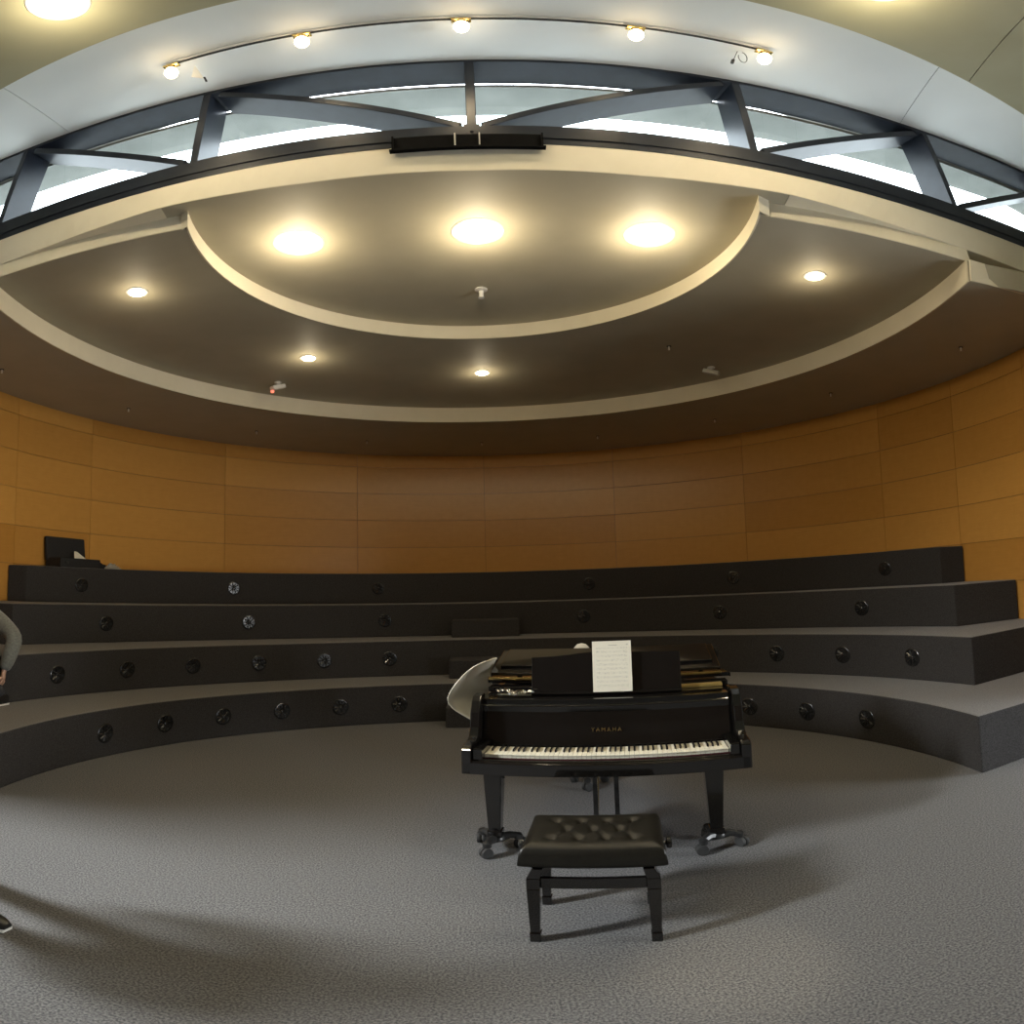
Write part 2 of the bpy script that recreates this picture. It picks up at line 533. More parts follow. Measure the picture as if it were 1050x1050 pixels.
# ------------------------------------------------------------------ ceilings
# level A (highest soffit over the seats)
def circ(c, R, n=96):
    return [(c[0] + R * math.sin(2 * PI * i / n), c[1] + R * math.cos(2 * PI * i / n)) for i in range(n)]

FX = [0, 1.0, 1.5, 2.05, 2.55, 3.06, 3.6, 4.6, 6.4]
FY = [3.358, 3.328, 3.285, 3.222, 3.215, 3.20, 3.16, 3.06, 2.72]
def Yf(x):
    x = abs(x)
    for i in range(len(FX) - 1):
        if x <= FX[i + 1]:
            return FY[i] + (FY[i + 1] - FY[i]) * (x - FX[i]) / (FX[i + 1] - FX[i])
    return FY[-1]
bm = BM()
xs = [i * .25 for i in range(-25, 26)]
prism(bm, [(x, Yf(x) + .012) for x in xs] + [(6.25, 12), (-6.25, 12)], zA, 4.63)
obj('ceiling', bm, M['soffit'], kind='structure')
def loft(name, lo, z0, hi, z1, m='cream', th=.012):
    """thin panel between a lower and an upper plan line, thickened away from the camera side"""
    bm = BM()
    n = len(lo)
    A = [bm.verts.new((x, y, z0)) for x, y in lo]; B = [bm.verts.new((x, y, z1)) for x, y in hi]
    C = [bm.verts.new((x, y + th, z0)) for x, y in lo]; D = [bm.verts.new((x, y + th, z1)) for x, y in hi]
    for i in range(n - 1):
        for q in ((A, B), (D, C), (C, A), (B, D)):
            bm.faces.new([q[0][i], q[0][i + 1], q[1][i + 1], q[1][i]])
    bm.faces.new([A[0], B[0], D[0], C[0]]); bm.faces.new([A[-1], C[-1], D[-1], B[-1]])
    return obj(name, bm, M[m], kind='structure')

def ring_sector(bm, inner_c, inner_R, a_in0, a_in1, outer_poly, z0, z1, n=96):
    inner = arc(inner_c, inner_R, a_in1, a_in0, n)
    poly = inner + outer_poly
    prism(bm, poly, z0, z1)

# level B : between circle A and circle B, front corners (+-2.0,3.40), outer end (+-3.7,3.10)
def angof(c, p): return math.degrees(math.atan2(p[0] - c[0], p[1] - c[1]))
pB = (1.95, 3.355)
aB = angof(AC, pB)
aBl = angof(AC, (-2.02, 3.38))
outB = [(3.70, 3.09)]
oa = angof(BC, (3.70, 3.10))
bm = BM()
# slightly bigger than circle B so that it lies on ring C
outer = arc(BC, BR + .12, -112, 112, 110)
inner = arc(AC, AR, aB, aBl, 90)
prism(bm, outer + [(3.75, 3.119), (1.99, 3.374)] + inner + [(-1.99, 3.374), (-3.75, 3.119)], zB, zB + .02)
obj('ceiling.001', bm, M['soffit'], kind='structure')
# cream edge band of the circle A opening and the front edges of level B
def band(name, pts, z0, z1, th, out=1, m='cream'):
    """thin vertical band following the plan polyline pts"""
    bm = BM()
    n = len(pts)
    off = []
    for i in range(n):
        a = Vector(pts[max(i - 1, 0)]); b = Vector(pts[min(i + 1, n - 1)])
        t = (b - a).normalized()
        nrm = Vector((-t.y, t.x)) * out * th
        off.append((pts[i][0] + nrm.x, pts[i][1] + nrm.y))
    A = [bm.verts.new((x, y, z0)) for x, y in pts]; B = [bm.verts.new((x, y, z1)) for x, y in pts]
    C = [bm.verts.new((x, y, z0)) for x, y in off]; D = [bm.verts.new((x, y, z1)) for x, y in off]
    for i in range(n - 1):
        for q in ((A, B), (D, C), (C, A), (B, D)):
            bm.faces.new([q[0][i], q[0][i + 1], q[1][i + 1], q[1][i]])
    bm.faces.new([A[0], B[0], D[0], C[0]]); bm.faces.new([A[-1], C[-1], D[-1], B[-1]])
    return obj(name, bm, M[m], kind='structure')
band('trim_2', [(-1.99, 3.372)] + arc(AC, AR - .012, aBl - 1.5, aB + 1.5, 90) + [(1.975, 3.362)], zB - .002, zA, .014, 1)
for sx, nm in ((-1, 'trim_3'), (1, 'trim_4')):
    lo_ = [(sx * 3.75, 3.11), (sx * 3.3, 3.175), (sx * 2.7, 3.262), (sx * 1.985, 3.365)]
    hi_ = [(sx * 3.75, 3.147), (sx * 3.3, 3.212), (sx * 2.7, 3.292), (sx * 1.99, 3.39)]
    loft(nm, lo_, zB - .002, hi_, zA)

# level C : lowest ring against the drum
pC = (3.78, 3.08)
aC = angof(BC, pC)
bm = BM()
e121 = arc(WC, WR + .1, 119, 119, 1)[0]
outer = arc(WC, WR + .1, -119, 119, 110)
inner = arc(BC, BR, aC, -aC, 100)
prism(bm, outer + inner, zC, zB - .001)
obj('ceiling.002', bm, M['soffit'], kind='structure')
band('trim_5', arc(BC, BR - .014, -aC, aC, 100), zC - .002, zB, .016, 1)
e119 = outer[-1]
for sx, nm in ((-1, 'trim_6'), (1, 'trim_7')):
    loft(nm, [(sx * 3.70, 3.08), (sx * 4.25, 2.95), (sx * e119[0], e119[1] - .015)], zC - .002, [(sx * 3.71, 3.085), (sx * 4.3, 2.97), (sx * e119[0], e119[1] - .012)], zB)
# cream soffit strips between the fascia and the level B front (the wedges)
for s in (-1, 1):
    bm = BM()
    top = [(s * x, Yf(x) + .006) for x in (2.07, 2.5, 3.0, 3.6, 4.5, 5.2)]
    bot = [(s * 5.2, 3.3), (s * 3.6, 3.30), (s * 2.13, 3.46)]
    poly = top + bot
    prism(bm, poly if s > 0 else poly[::-1], zA - .004, zA + .02)
    obj('trim_8' if s < 0 else 'trim_9', bm, M['cream'], kind='structure')

# cream fascia under the truss
xs = [i * .15 for i in range(-42, 43)]
loft('trim_10', [(x, Yf(x)) for x in xs], zA - .003, [(x, Yt(x)) for x in xs], 4.866, th=.01)
# roof deck behind the fascia (outside)
bm = BM()
prism(bm, [(x, Yt(x) + .06) for x in xs] + [(6.3, 12), (-6.3, 12)], 4.861, 4.9)
obj('ceiling.003', bm, M['outer'], kind='structure')

# high white ceiling and the lowered beige ceiling nearer the camera
bm = BM(); box(bm, (0, 2.9, ZT + .16), (12.8, 1.4, .28)); obj('ceiling.004', bm, M['seam'], kind='structure')
bm = BM()
seams = [((-2.86, 2.2), (-2.99, 3.75)), ((2.74, 2.2), (3.33, 3.75))]
edges = [((-6.4, 2.2), (-6.4, 3.75))] + seams + [((6.4, 2.2), (6.4, 3.75))]
for (a0, a1), (b0, b1) in zip(edges, edges[1:]):
    g = .003
    def ed(p, q, yy): return p[0] + (q[0] - p[0]) * (yy - p[1]) / (q[1] - p[1])
    ylist = [2.2, 3.75]
    L0 = (ed(a0, a1, 2.2) + g, 2.2); R0_ = (ed(b0, b1, 2.2) - g, 2.2)
    n = 16
    topedge = []
    for i in range(n + 1):
        xx = (ed(b0, b1, 3.4) - g) + ((ed(a0, a1, 3.4) + g) - (ed(b0, b1, 3.4) - g)) * i / n
        topedge.append((xx, Yt(xx) + .1))
    prism(bm, [L0, R0_] + topedge, ZT, ZT + .02)
obj('ceiling.005', bm, M['white'], kind='structure')
bm = BM()
bseams = [((-2.2, -5.4), (-2.2, 2.31)), ((.6, -5.4), (.6, 2.31)), ((-.1, -5.4), (2.97, 2.31))]
pl = [[(-6.4, YB), (-2.9 - .004, YB), (-2.9 - .004, 2.31), (-6.4, 2.31)],
      [(-2.9 + .004, YB), (.9 - .004, YB), (.9 - .004, 2.31), (-2.9 + .004, 2.31)],
      [(.9 + .004, YB), (1.2, YB), (1.2, -1.25), (2.968, 2.31), (.9 + .004, 2.31)],
      [(1.208, YB), (6.4, YB), (6.4, 2.31), (2.976, 2.31), (1.208, -1.25)]]
for q in pl: prism(bm, q, ZO, ZO + .02)
obj('ceiling.006', bm, M['olive'], kind='structure')
bm = BM(); box(bm, (0, (YB + 2.3) / 2, ZO + .17), (12.8, 2.3 - YB, .3)); obj('ceiling.007', bm, M['olive'], kind='structure')

# ------------------------------------------------------------------ roof truss in the clerestory
truss = empty('roof_truss', (0, 3.36, 4.86), 0, 'long blue-black steel truss with posts and diagonals across the high windows', 'truss')
def tl(x, z, d=0.0): return Vector((x, Yt(x) + d - 3.36, z - 4.86))
ZB0, ZB1, ZT0 = 4.865, 5.065, 5.955
DEP = .27
def chord(name, z0, z1, d0, d1, parent, x0=-6.2, x1=6.2):
    bm = BM()
    n = 84
    xs = [x0 + (x1 - x0) * i / n for i in range(n + 1)]
    A = [[bm.verts.new(tl(x, z, d)) for x in xs] for z, d in ((z0, d0), (z0, d1), (z1, d1), (z1, d0))]
    for q in range(4):
        for i in range(n):
            bm.faces.new([A[q][i], A[q][i + 1], A[(q + 1) % 4][i + 1], A[(q + 1) % 4][i]])
    bm.faces.new([A[q][0] for q in range(4)]); bm.faces.new([A[q][-1] for q in range(4)][::-1])
    return obj(name, bm, M['steel'], parent)
chord('bottom_chord', 4.93, ZB1, -.012, .2, truss)
chord('sill_angle', ZB0, 4.928, -.004, .2, truss)
chord('top_chord', ZT0 - .02, ZT - .001, 0.0, DEP, truss)
nb = [0, 1.865, 3.66, 5.45]; nt = [0, 1.77, 3.40, 5.1]
def member(name, p, q, w, d0, d1):
    """straight bar from (x,z) p to (x,z) q, face width w, from depth d0 to d1 behind the front line"""
    a, b = Vector((p[0], 0, p[1])), Vector((q[0], 0, q[1]))
    t = (b - a).normalized()
    nrm = Vector((-t.z, 0, t.x)) * w / 2
    pts = []
    for e in (a, b):
        for sg, d in ((-1, d0), (1, d0), (1, d1), (-1, d1)):
            v = e + nrm * sg
            pts.append(Vector((v.x, Yt(e.x) + d - 3.36, v.z - 4.86)))
    bm = BM(); hexa(bm, pts)
    return obj(name, bm, M['steel'], truss, bevel=.004, segs=1)
for i in range(-3, 4):
    s = -1 if i < 0 else 1
    member('post', (s * nb[abs(i)], ZB1 - .005), (s * nt[abs(i)], ZT0 - .015), .062, .003, DEP)
for s in (-1, 1):
    for i in range(3):
        member('diagonal', (s * (nb[i] + .07), ZB1 + .03), (s * (nt[i + 1] - .09), ZT0 - .05), .062, .006, DEP - .01)
# bolted gusset under the middle post
bm = BM(); box(bm, tl(0, 5.02, -.016), (.10, .008, .12)); box(bm, tl(0, 5.0, -.024), (.022, .012, .03))
obj('gusset_plate', bm, M['steel'], truss)

# window panes behind the truss
GY = .285
for wi, (xa, xb) in enumerate([(-5.3, -3.55), (-3.5, -1.83), (-1.8, -.03), (.03, 1.8), (1.83, 3.5), (3.55, 5.3)]):
    bm = BM()
    n = 6
    xx = [xa + (xb - xa) * i / n for i in range(n + 1)]
    for i in range(n):
        hexa(bm, [(xx[i], Yt(xx[i]) + GY, 5.0), (xx[i + 1], Yt(xx[i + 1]) + GY, 5.0), (xx[i + 1], Yt(xx[i + 1]) + GY + .008, 5.0), (xx[i], Yt(xx[i]) + GY + .008, 5.0),
                  (xx[i], Yt(xx[i]) + GY, 5.93), (xx[i + 1], Yt(xx[i + 1]) + GY, 5.93), (xx[i + 1], Yt(xx[i + 1]) + GY + .008, 5.93), (xx[i], Yt(xx[i]) + GY + .008, 5.93)])
    bmesh.ops.remove_doubles(bm, verts=bm.verts[:], dist=1e-4)
    obj('window_%d' % (wi + 1), bm, M['glass'], kind='structure')
# concrete eave outside above the panes (a narrow bright gap stays between frame and eave)
bm = BM()
xs2 = [i * .25 for i in range(-26, 27)]
prism(bm, [(x, Yt(x) + .284) for x in xs2] + [(x, Yt(x) + .66 - .004 * x * x) for x in xs2[::-1]], 5.9, 5.935)
obj('trim_11', bm, M['concrete'], kind='structure')

# black open slot box under the middle of the truss
r = empty('slot_box', (-.03, 3.33, 4.80), 0, 'long black open box fixed to the cream fascia under the middle truss post', 'box')
bm = BM()
box(bm, (0, .004, .075), (.93, .012, .15)); box(bm, (0, -.014, -.008), (.96, .036, .018))
box(bm, (-.46, -.010, .075), (.012, .03, .15)); box(bm, (.46, -.010, .075), (.012, .03, .15))
obj('shell', bm, M['void'], r)
for x in (-.075, .075):
    bm = BM(); box(bm, (x, -.010, .075), (.008, .024, .146)); obj('divider', bm, M['pale'], r)

# ------------------------------------------------------------------ lamps
def spot(name, loc, power, col, angle=150, blend=.6, radius=.09, parent=None, rot=(0, 0, 0)):
    l = bpy.data.lights.new(name, 'SPOT')
    l.energy = power; l.color = col; l.spot_size = math.radians(angle); l.spot_blend = blend; l.shadow_soft_size = radius
    o = bpy.data.objects.new(name, l); COL.objects.link(o)
    o.location = loc; o.rotation_euler = rot
    if parent is not None: o.parent = parent
    return o
WARM = (1.0, .84, .58)

def downlight(loc, R, bulb, label, power, dome=.3, beam=0, radius=.1, glow=12, blend=.35):
    r = empty('downlight', loc, 0, label, 'ceiling light', 'recessed ceiling downlights')
    bm = BM(); lathe(bm, [(R * .98, -.010), (R * 1.15, -.008), (R * 1.2, -.001), (R * .98, -.001)], n=32)
    obj('trim_ring', bm, M['whitepl'], r, smooth=40)
    bm = BM()
    prof = [(R * .96 * math.cos(t), -.003 - dome * R * math.sin(t)) for t in [i * PI / 2 / 8 for i in range(9)]]
    prof[-1] = (0, prof[-1][1])
    lathe(bm, prof, n=32)
    obj('lamp', bm, bulb, r, smooth=60)
    if power > 0:
        if beam:
            g = bpy.data.lights.new('lamp_glow', 'POINT'); g.energy = glow; g.color = WARM; g.shadow_soft_size = .08
            o = bpy.data.objects.new('lamp_glow', g); COL.objects.link(o); o.parent = r; o.location = (0, 0, -.16 - dome * R)
            spot('lamp_light', (0, 0, -.03 - dome * R), power, WARM, beam, blend, radius, r)
        else:
            l = bpy.data.lights.new('lamp_light', 'POINT'); l.energy = power; l.color = WARM; l.shadow_soft_size = radius * .6
            o = bpy.data.objects.new('lamp_light', l); COL.objects.link(o); o.parent = r; o.location = (0, 0, -.19 - dome * R)
    return r
LA = 19; LB = 27; LO = 68
downlight((-1.36, 4.11, zA), .17, M['bulb'], 'large glowing downlight, left one of three in the innermost olive ceiling disc', LA)
downlight((0.02, 4.18, zA), .17, M['bulb'], 'large glowing downlight, middle one of three in the innermost olive ceiling disc', LA)
downlight((1.33, 4.11, zA), .17, M['bulb'], 'large glowing downlight, right one of three in the innermost olive ceiling disc', LA)
downlight((-2.85, 4.09, zB), .085, M['bulbB'], 'small bright downlight at the left end of the grey middle ceiling ring', LB, beam=172, glow=4)
downlight((-1.96, 6.30, zB), .085, M['bulbB'], 'small bright downlight in the middle ceiling ring beside the unit with red light', LB, beam=172, glow=4)
downlight((0.04, 7.16, zB), .085, M['bulbB'], 'small bright downlight furthest back in the middle ceiling ring', LB, beam=172, glow=4)
downlight((2.80, 4.07, zB), .085, M['bulbB'], 'small bright downlight at the right end of the grey middle ceiling ring', LB, beam=172, glow=4)
downlight((-1.85, 1.86, ZO), .14, M['bulbO'], 'large glowing downlight in the beige ceiling at the upper left corner of the picture', LO, beam=158)
downlight((1.85, 1.83, ZO), .14, M['bulbO'], 'large glowing downlight in the beige ceiling at the upper right of the picture', LO, beam=158)
downlight((.80, 1.90, ZO), .08, M['bulbO'], 'small narrow downlight in the beige ceiling above the bright floor patch', 420, beam=9.5, radius=.03, glow=1, blend=.95)
# lighting track with five globe lamps
YT, ZTR = 2.875, 5.94
bm = BM(); box(bm, (0, 0, 0), (3.62, .012, .016), mi=1); box(bm, (0, 0, .0175), (3.62, .04, .02))
obj('lighting_track', bm, [M['whitepl'], M['castiron']], label='thin pale lighting track running across the white ceiling above the truss', cat='lighting track').location = (-.02, YT, ZTR)
pos = [-1.80, -.935, -.03, .945, 1.76]
word = ['leftmost globe lamp on the ceiling track, beside the white tag', 'second globe lamp from the left on the ceiling track', 'middle globe lamp on the ceiling track, above the centre truss post',
        'fourth globe lamp from the left on the ceiling track', 'rightmost globe lamp on the ceiling track, next to the hanging cord loop']
def track_lamp():
    r = empty('track_lamp')
    bm = BM(); box(bm, (0, 0, -.02), (.11, .045, .02)); obj('adapter', bm, M['brass'], r, bevel=.003)
    bm = BM(); lathe(bm, [(.022, -.06), (.026, -.03), (.014, -.028)], n=16); obj('socket', bm, M['brass'], r, smooth=40)
    bm = BM(); lathe(bm, [(0, -.19)] + [(.045 * math.sin(t), -.122 - .068 * math.cos(t)) for t in [i * PI / 12 for i in range(1, 12)]] + [(0, -.054)], n=24)
    obj('bulb', bm, M['bulbT'], r, smooth=60)
    return r
tl0 = track_lamp()
for i, x in enumerate(pos):
    o = tl0 if i == 0 else dup_tree(tl0)
    o.location = (x, YT, ZTR - .0)
    setp(o, word[i], 'track light', 'globe lamps on the ceiling track')
    spot('globe_light', (0, 0.02, -.20), 9, (1, .80, .52), 130, .5, .05, o, (math.radians(14), 0, 0))
# white tag and cord loop near the ends of the track
r = empty('tag', (-1.66, 2.98, 5.967), .3, 'small white triangular tag with a dark clip under the ceiling near the leftmost globe lamp', 'tag')
bm = BM(); prism(bm, [(-.05, 0), (.05, .0), (0, .006)], 0, .001)
bm.free(); bm = BM()
hexa(bm, [(-.045, 0, -.17), (.035, 0, -.205), (.035, .006, -.205), (-.045, .006, -.17), (-.03, 0, -.003), (-.024, 0, -.001), (-.024, .006, -.001), (-.03, .006, -.003)])
obj('tag_sheet', bm, M['whitepl'], r)
bm = BM(); box(bm, (-.012, -.006, -.235), (.014, .014, .06), M=Matrix.Rotation(-.25, 4, 'Y')); obj('clip', bm, M['ventm'], r)
bm = BM()
pts = [(1.66 + .03 * math.sin(t) * 1.0, 2.97, 5.895 + .075 * math.cos(t)) for t in [i * 2 * PI / 20 for i in range(17)]]
tube(bm, pts, .003, 6)
tube(bm, [(1.625, 2.965, 5.965), (1.60, 2.965, 5.86), (1.585, 2.96, 5.80)], .003, 6)
tube(bm, [(1.585, 2.96, 5.81), (1.575, 2.96, 5.76)], .012, 8)
obj('hanging_cord', bm, M['castiron'], label='thin looped cord hanging from the white ceiling beside the rightmost globe lamp', cat='cord')

# sprinkler in the innermost disc
r = empty('sprinkler_head', (.04, 5.22, zA), 0, 'white sprinkler head in the innermost ceiling disc behind the middle downlight', 'sprinkler')
bm = BM(); lathe(bm, [(.06, 0), (.06, -.008), (.02, -.02), (.018, -.02)], n=20); obj('rose', bm, M['whitepl'], r, smooth=40)
bm = BM(); lathe(bm, [(.022, -.02), (.022, -.085), (.028, -.09), (.028, -.1), (0, -.1)], n=14); obj('nozzle', bm, M['whitepl'], r, smooth=40)
# tiny studs in the lowest ring
def stud():
    r = empty('ceiling_stud')
    bm = BM(); lathe(bm, [(.028, 0), (.028, -.004), (.012, -.007), (.012, -.006)], n=14); obj('plate', bm, M['castiron'], r, smooth=40)
    bm = BM(); lathe(bm, [(.009, -.006), (.009, -.045), (.014, -.05), (0, -.053)], n=10); obj('tip', bm, M['whitepl'], r, smooth=40)
    return r
studs = [(-4.94, 4.40), (-4.65, 6.54), (-3.49, 8.43), (-1.93, 9.56), (.02, 10.0), (1.99, 9.56), (3.61, 8.28), (4.61, 6.51), (4.88, 4.30)]
sw = ['leftmost', 'second from the left', 'third from the left', 'fourth from the left', 'middle', 'fourth from the right', 'third from the right', 'second from the right', 'rightmost']
s0 = stud()
for i, (x, y) in enumerate(studs):
    o = s0 if i == 0 else dup_tree(s0)
    o.location = (x, y, zC)
    setp(o, 'tiny ceiling stud in the brown lowest ceiling ring, %s of nine' % sw[i], 'ceiling stud', 'studs in the lowest ceiling ring')
o = dup_tree(s0); o.location = (2.15, 6.13, zB)
setp(o, 'tiny ceiling stud in the middle ceiling ring, right of the furthest downlight', 'ceiling stud')
# small tilted units on the middle ring
def unit(loc, rz, label, led):
    r = empty('ceiling_unit', loc, rz, label, 'ceiling unit')
    bm = BM(); lathe(bm, [(.05, 0), (.05, -.01), (.02, -.025), (.018, -.03)], n=18); obj('mount', bm, M['whitepl'], r, smooth=40)
    bm = BM(); box(bm, (0, 0, 0), (.22, .09, .06), M=Matrix.Translation((0, 0, -.07)) @ Matrix.Rotation(.35, 4, 'Y'))
    obj('body', bm, M['whitepl' if led else 'pale'], r, bevel=.012)
    if led:
        bm = BM(); lathe(bm, [(.0, -.03), (.022, -.026), (.028, 0.0)], c=(.09, -.0, -.145), n=14); obj('red_lamp', bm, M['redled'], r, smooth=50)
unit((-2.60, 7.00, zB), -2.1, 'small white unit with a glowing red lamp on the left of the middle ceiling ring', True)
unit((2.90, 6.68, zB), -.7, 'small plain unit without a light on the right of the middle ceiling ring', False)

# ------------------------------------------------------------------ grand piano
PA = -.25
PK = (.58, 2.88)
piano = empty('grand_piano', (PK[0], PK[1], .012), PA, 'black lacquered grand piano with open keyboard in front of the seating tiers', 'piano')
WH = .715     # half width
LQ = M['lacquer']
def catmull(pts, n=10):
    out = []
    P = [Vector(p) for p in pts]
    for i in range(len(P) - 1):
        p0, p1, p2, p3 = P[max(i - 1, 0)], P[i], P[i + 1], P[min(i + 2, len(P) - 1)]
        for k in range(n):
            t = k / n
            out.append(tuple(.5 * ((2 * p1) + (-p0 + p2) * t + (2 * p0 - 5 * p1 + 4 * p2 - p3) * t * t + (-p0 + 3 * p1 - 3 * p2 + p3) * t ** 3)))
    out.append(tuple(P[-1]))
    return out
LEN = 1.85
def outline(off=0.0, v0=.22):
    """plan outline of the case behind v0: treble side curves in to the tail"""
    w = WH - off
    right = catmull([(w, v0), (w, .55), (w - .06, .85), (.38 - off, 1.15), (.20 - off, 1.45), (.06 - off, 1.70)], 6)
    tail = catmull([(.06 - off, 1.70), (-.12, LEN - off), (-.38, LEN - off + .02), (-.60 + off, 1.74), (-w, 1.55)], 6)
    return [(-w, v0)] + right + tail[1:]
# rim (closed box body)
bm = BM(); prism(bm, outline(), .69, .99); obj('case', bm, LQ, piano, bevel=.008)
# keybed and arms
bm = BM(); box(bm, (0, .08, .675), (2 * WH - .01, .33, .07)); obj('keybed', bm, LQ, piano, bevel=.006)
bm = BM(); box(bm, (0, -.062, .69), (2 * WH - .01, .035, .05))
box(bm, (0, -.055, .70), (1.26, .02, .04)); obj('key_slip', bm, LQ, piano, bevel=.006)
def side_profile(x0, x1):
    bm = BM()
    prof = [(-.085, .64), (-.085, .775), (-.06, .79), (.02, .80), (.06, .815), (.085, .86), (.10, .94), (.13, 1.0), (.16, 1.025), (.24, 1.03), (.24, .64)]
    A = [bm.verts.new((x0, y, z)) for y, z in prof]; B = [bm.verts.new((x1, y, z)) for y, z in prof]
    n = len(prof)
    bm.faces.new(A); bm.faces.new(B[::-1])
    for i in range(n): bm.faces.new([A[i], B[i], B[(i + 1) % n], A[(i + 1) % n]])
    return bm
obj('arm', side_profile(-WH, -WH + .05), LQ, piano, bevel=.006)
obj('arm', side_profile(WH - .05, WH), LQ, piano, bevel=.006)
for s in (-1, 1):
    bm = BM(); box(bm, (s * (.6125 + .026), .04, .74), (.05, .2, .075)); obj('key_block', bm, LQ, piano, bevel=.006)
# fallboard, curved back, with lettering
bm = BM()
prof = [(.155, .745), (.165, .80), (.18, .86), (.19, .93), (.185, .965), (.20, .975), (.235, .975), (.235, .745)]
A = [bm.verts.new((-WH + .052, y, z)) for y, z in prof]; B = [bm.verts.new((WH - .052, y, z)) for y, z in prof]
n = len(prof)
bm.faces.new(A); bm.faces.new(B[::-1])
for i in range(n): bm.faces.new([A[i], B[i], B[(i + 1) % n], A[(i + 1) % n]])
fall = obj('fallboard', bm, LQ, piano, bevel=.004)
# lettering as mesh from the built-in font
fc = bpy.data.curves.new('lettering', 'FONT')
fc.body = 'YAMAHA'; fc.size = .031; fc.align_x = 'CENTER'; fc.extrude = .0008; fc.space_character = 1.42
fo = bpy.data.objects.new('lettering_src', fc); COL.objects.link(fo)
dg = bpy.context.evaluated_depsgraph_get()
tm = bpy.data.meshes.new_from_object(fo.evaluated_get(dg))
bpy.data.objects.remove(fo)
tm.materials.clear(); tm.materials.append(M['gold'])
lo = bpy.data.objects.new('lettering', tm); COL.objects.link(lo)
lo.parent = fall
lo.location = (0, .1655, .823); lo.rotation_euler = (math.radians(80), 0, 0)
# keyboard: bed felt with 52 white and 36 black keys
bm = BM(); box(bm, (0, .075, .7125), (1.226, .16, .012)); kb = obj('keyboard', bm, M['felt'], piano)
wk = 1.2254 / 52
bm = BM()
box(bm, (0, .070, .728), (wk - .0012, .152, .022)); box(bm, (0, -.008, .737), (wk - .0012, .010, .006))
white = obj('white_key', bm, M['ivory'], kb, bevel=.0012, segs=1)
bm = BM()
hexa(bm, [(-.0055, .048, .735), (.0055, .048, .735), (.0055, .145, .735), (-.0055, .145, .735), (-.0045, .054, .751), (.0045, .054, .751), (.0045, .145, .751), (-.0045, .145, .751)])
black = obj('black_key', bm, M['ebony'], kb, bevel=.001, segs=1)
fw = fb = True
for i in range(52):
    x = -1.2254 / 2 + wk * (i + .5)
    o = white if fw else dup(white, kb)
    fw = False
    o.location = (x, 0, 0)
    note = (i + 5) % 7          # A=5 ; C=0
    if note in (0, 1, 3, 4, 5) and i < 51:
        o = black if fb else dup(black, kb)
        fb = False
        o.location = (x + wk / 2 + {0: -.002, 1: .002, 3: -.003, 4: 0, 5: .003}[note], 0, 0)
# music shelf, desk
bm = BM(); box(bm, (0, .30, .99), (2 * WH - .11, .20, .022)); box(bm, (0, .205, .984), (2 * WH - .11, .02, .035)); obj('music_shelf', bm, LQ, piano, bevel=.004)
bm = BM()
T = Matrix.Translation((0, .335, 1.002)) @ Matrix.Rotation(math.radians(-7), 4, 'X')
top = catmull([(-.42, .215), (-.25, .225), (-.11, .240), (0, .243), (.15, .238), (.32, .232), (.42, .228)], 5)
polyd = [(-.42, 0), (.42, 0)] + top[::-1]
a = [bm.verts.new(T @ Vector((x, 0, z))) for x, z in polyd]; b = [bm.verts.new(T @ Vector((x, .016, z))) for x, z in polyd]
bm.faces.new(a); bm.faces.new(b[::-1])
for i in range(len(polyd)): bm.faces.new([a[i], b[i], b[(i + 1) % len(polyd)], a[(i + 1) % len(polyd)]])
box(bm, (0, -.016, .008), (.84, .03, .014), M=T)
desk = obj('music_desk', bm, LQ, piano, bevel=.003)
# brass continuous hinge, bronze plate edge, lid
bm = BM()
lidp = [p for p in outline(-.012, .56)]
prism(bm, lidp, 1.032, 1.056); obj('lid', bm, LQ, piano, bevel=.006)
bm = BM(); box(bm, (-.02, .545, 1.062), (1.40, .03, .018))
hinge = obj('lid_hinge', bm, M['brass'], piano, bevel=.006, label='brass hinge strip')
# folded front flap leaning back over the lid
T = Matrix.Translation((-.012, .565, 1.075)) @ Matrix.Rotation(math.radians(13.5), 4, 'X')
bm = BM(); hexa(bm, [T @ Vector(p) for p in [(-.70, 0, 0), (.69, 0, 0), (.70, .42, 0), (-.70, .42, 0), (-.70, 0, .02), (.69, 0, .02), (.70, .42, .02), (-.70, .42, .02)]])
flap = obj('lid_flap', bm, LQ, piano, bevel=.005)
bm = BM(); box(bm, (0, 0, 0), (1.31, .31, .016), M=T @ Matrix.Translation((0, .245, .028))); obj('flap_panel', bm, LQ, flap, bevel=.004)
for s in (-1, 1):     # little struts that keep the flap up
    bm = BM(); box(bm, (s * .6, .93, 1.103), (.03, .03, .098)); obj('flap_prop', bm, LQ, piano)
bm = BM()
hexa(bm, [(.41, .40, 1.003), (.66, .40, 1.003), (.66, .47, 1.003), (.39, .47, 1.003), (.41, .40, 1.015), (.66, .40, 1.015), (.66, .47, 1.022), (.39, .47, 1.022)])
obj('tuning_plate', bm, M['goldp'], piano, label='bronze coloured plate edge')
bm = BM(); box(bm, (0, .50, 1.01), (1.40, .10, .03)); obj('pin_rail', bm, LQ, piano, bevel=.003)
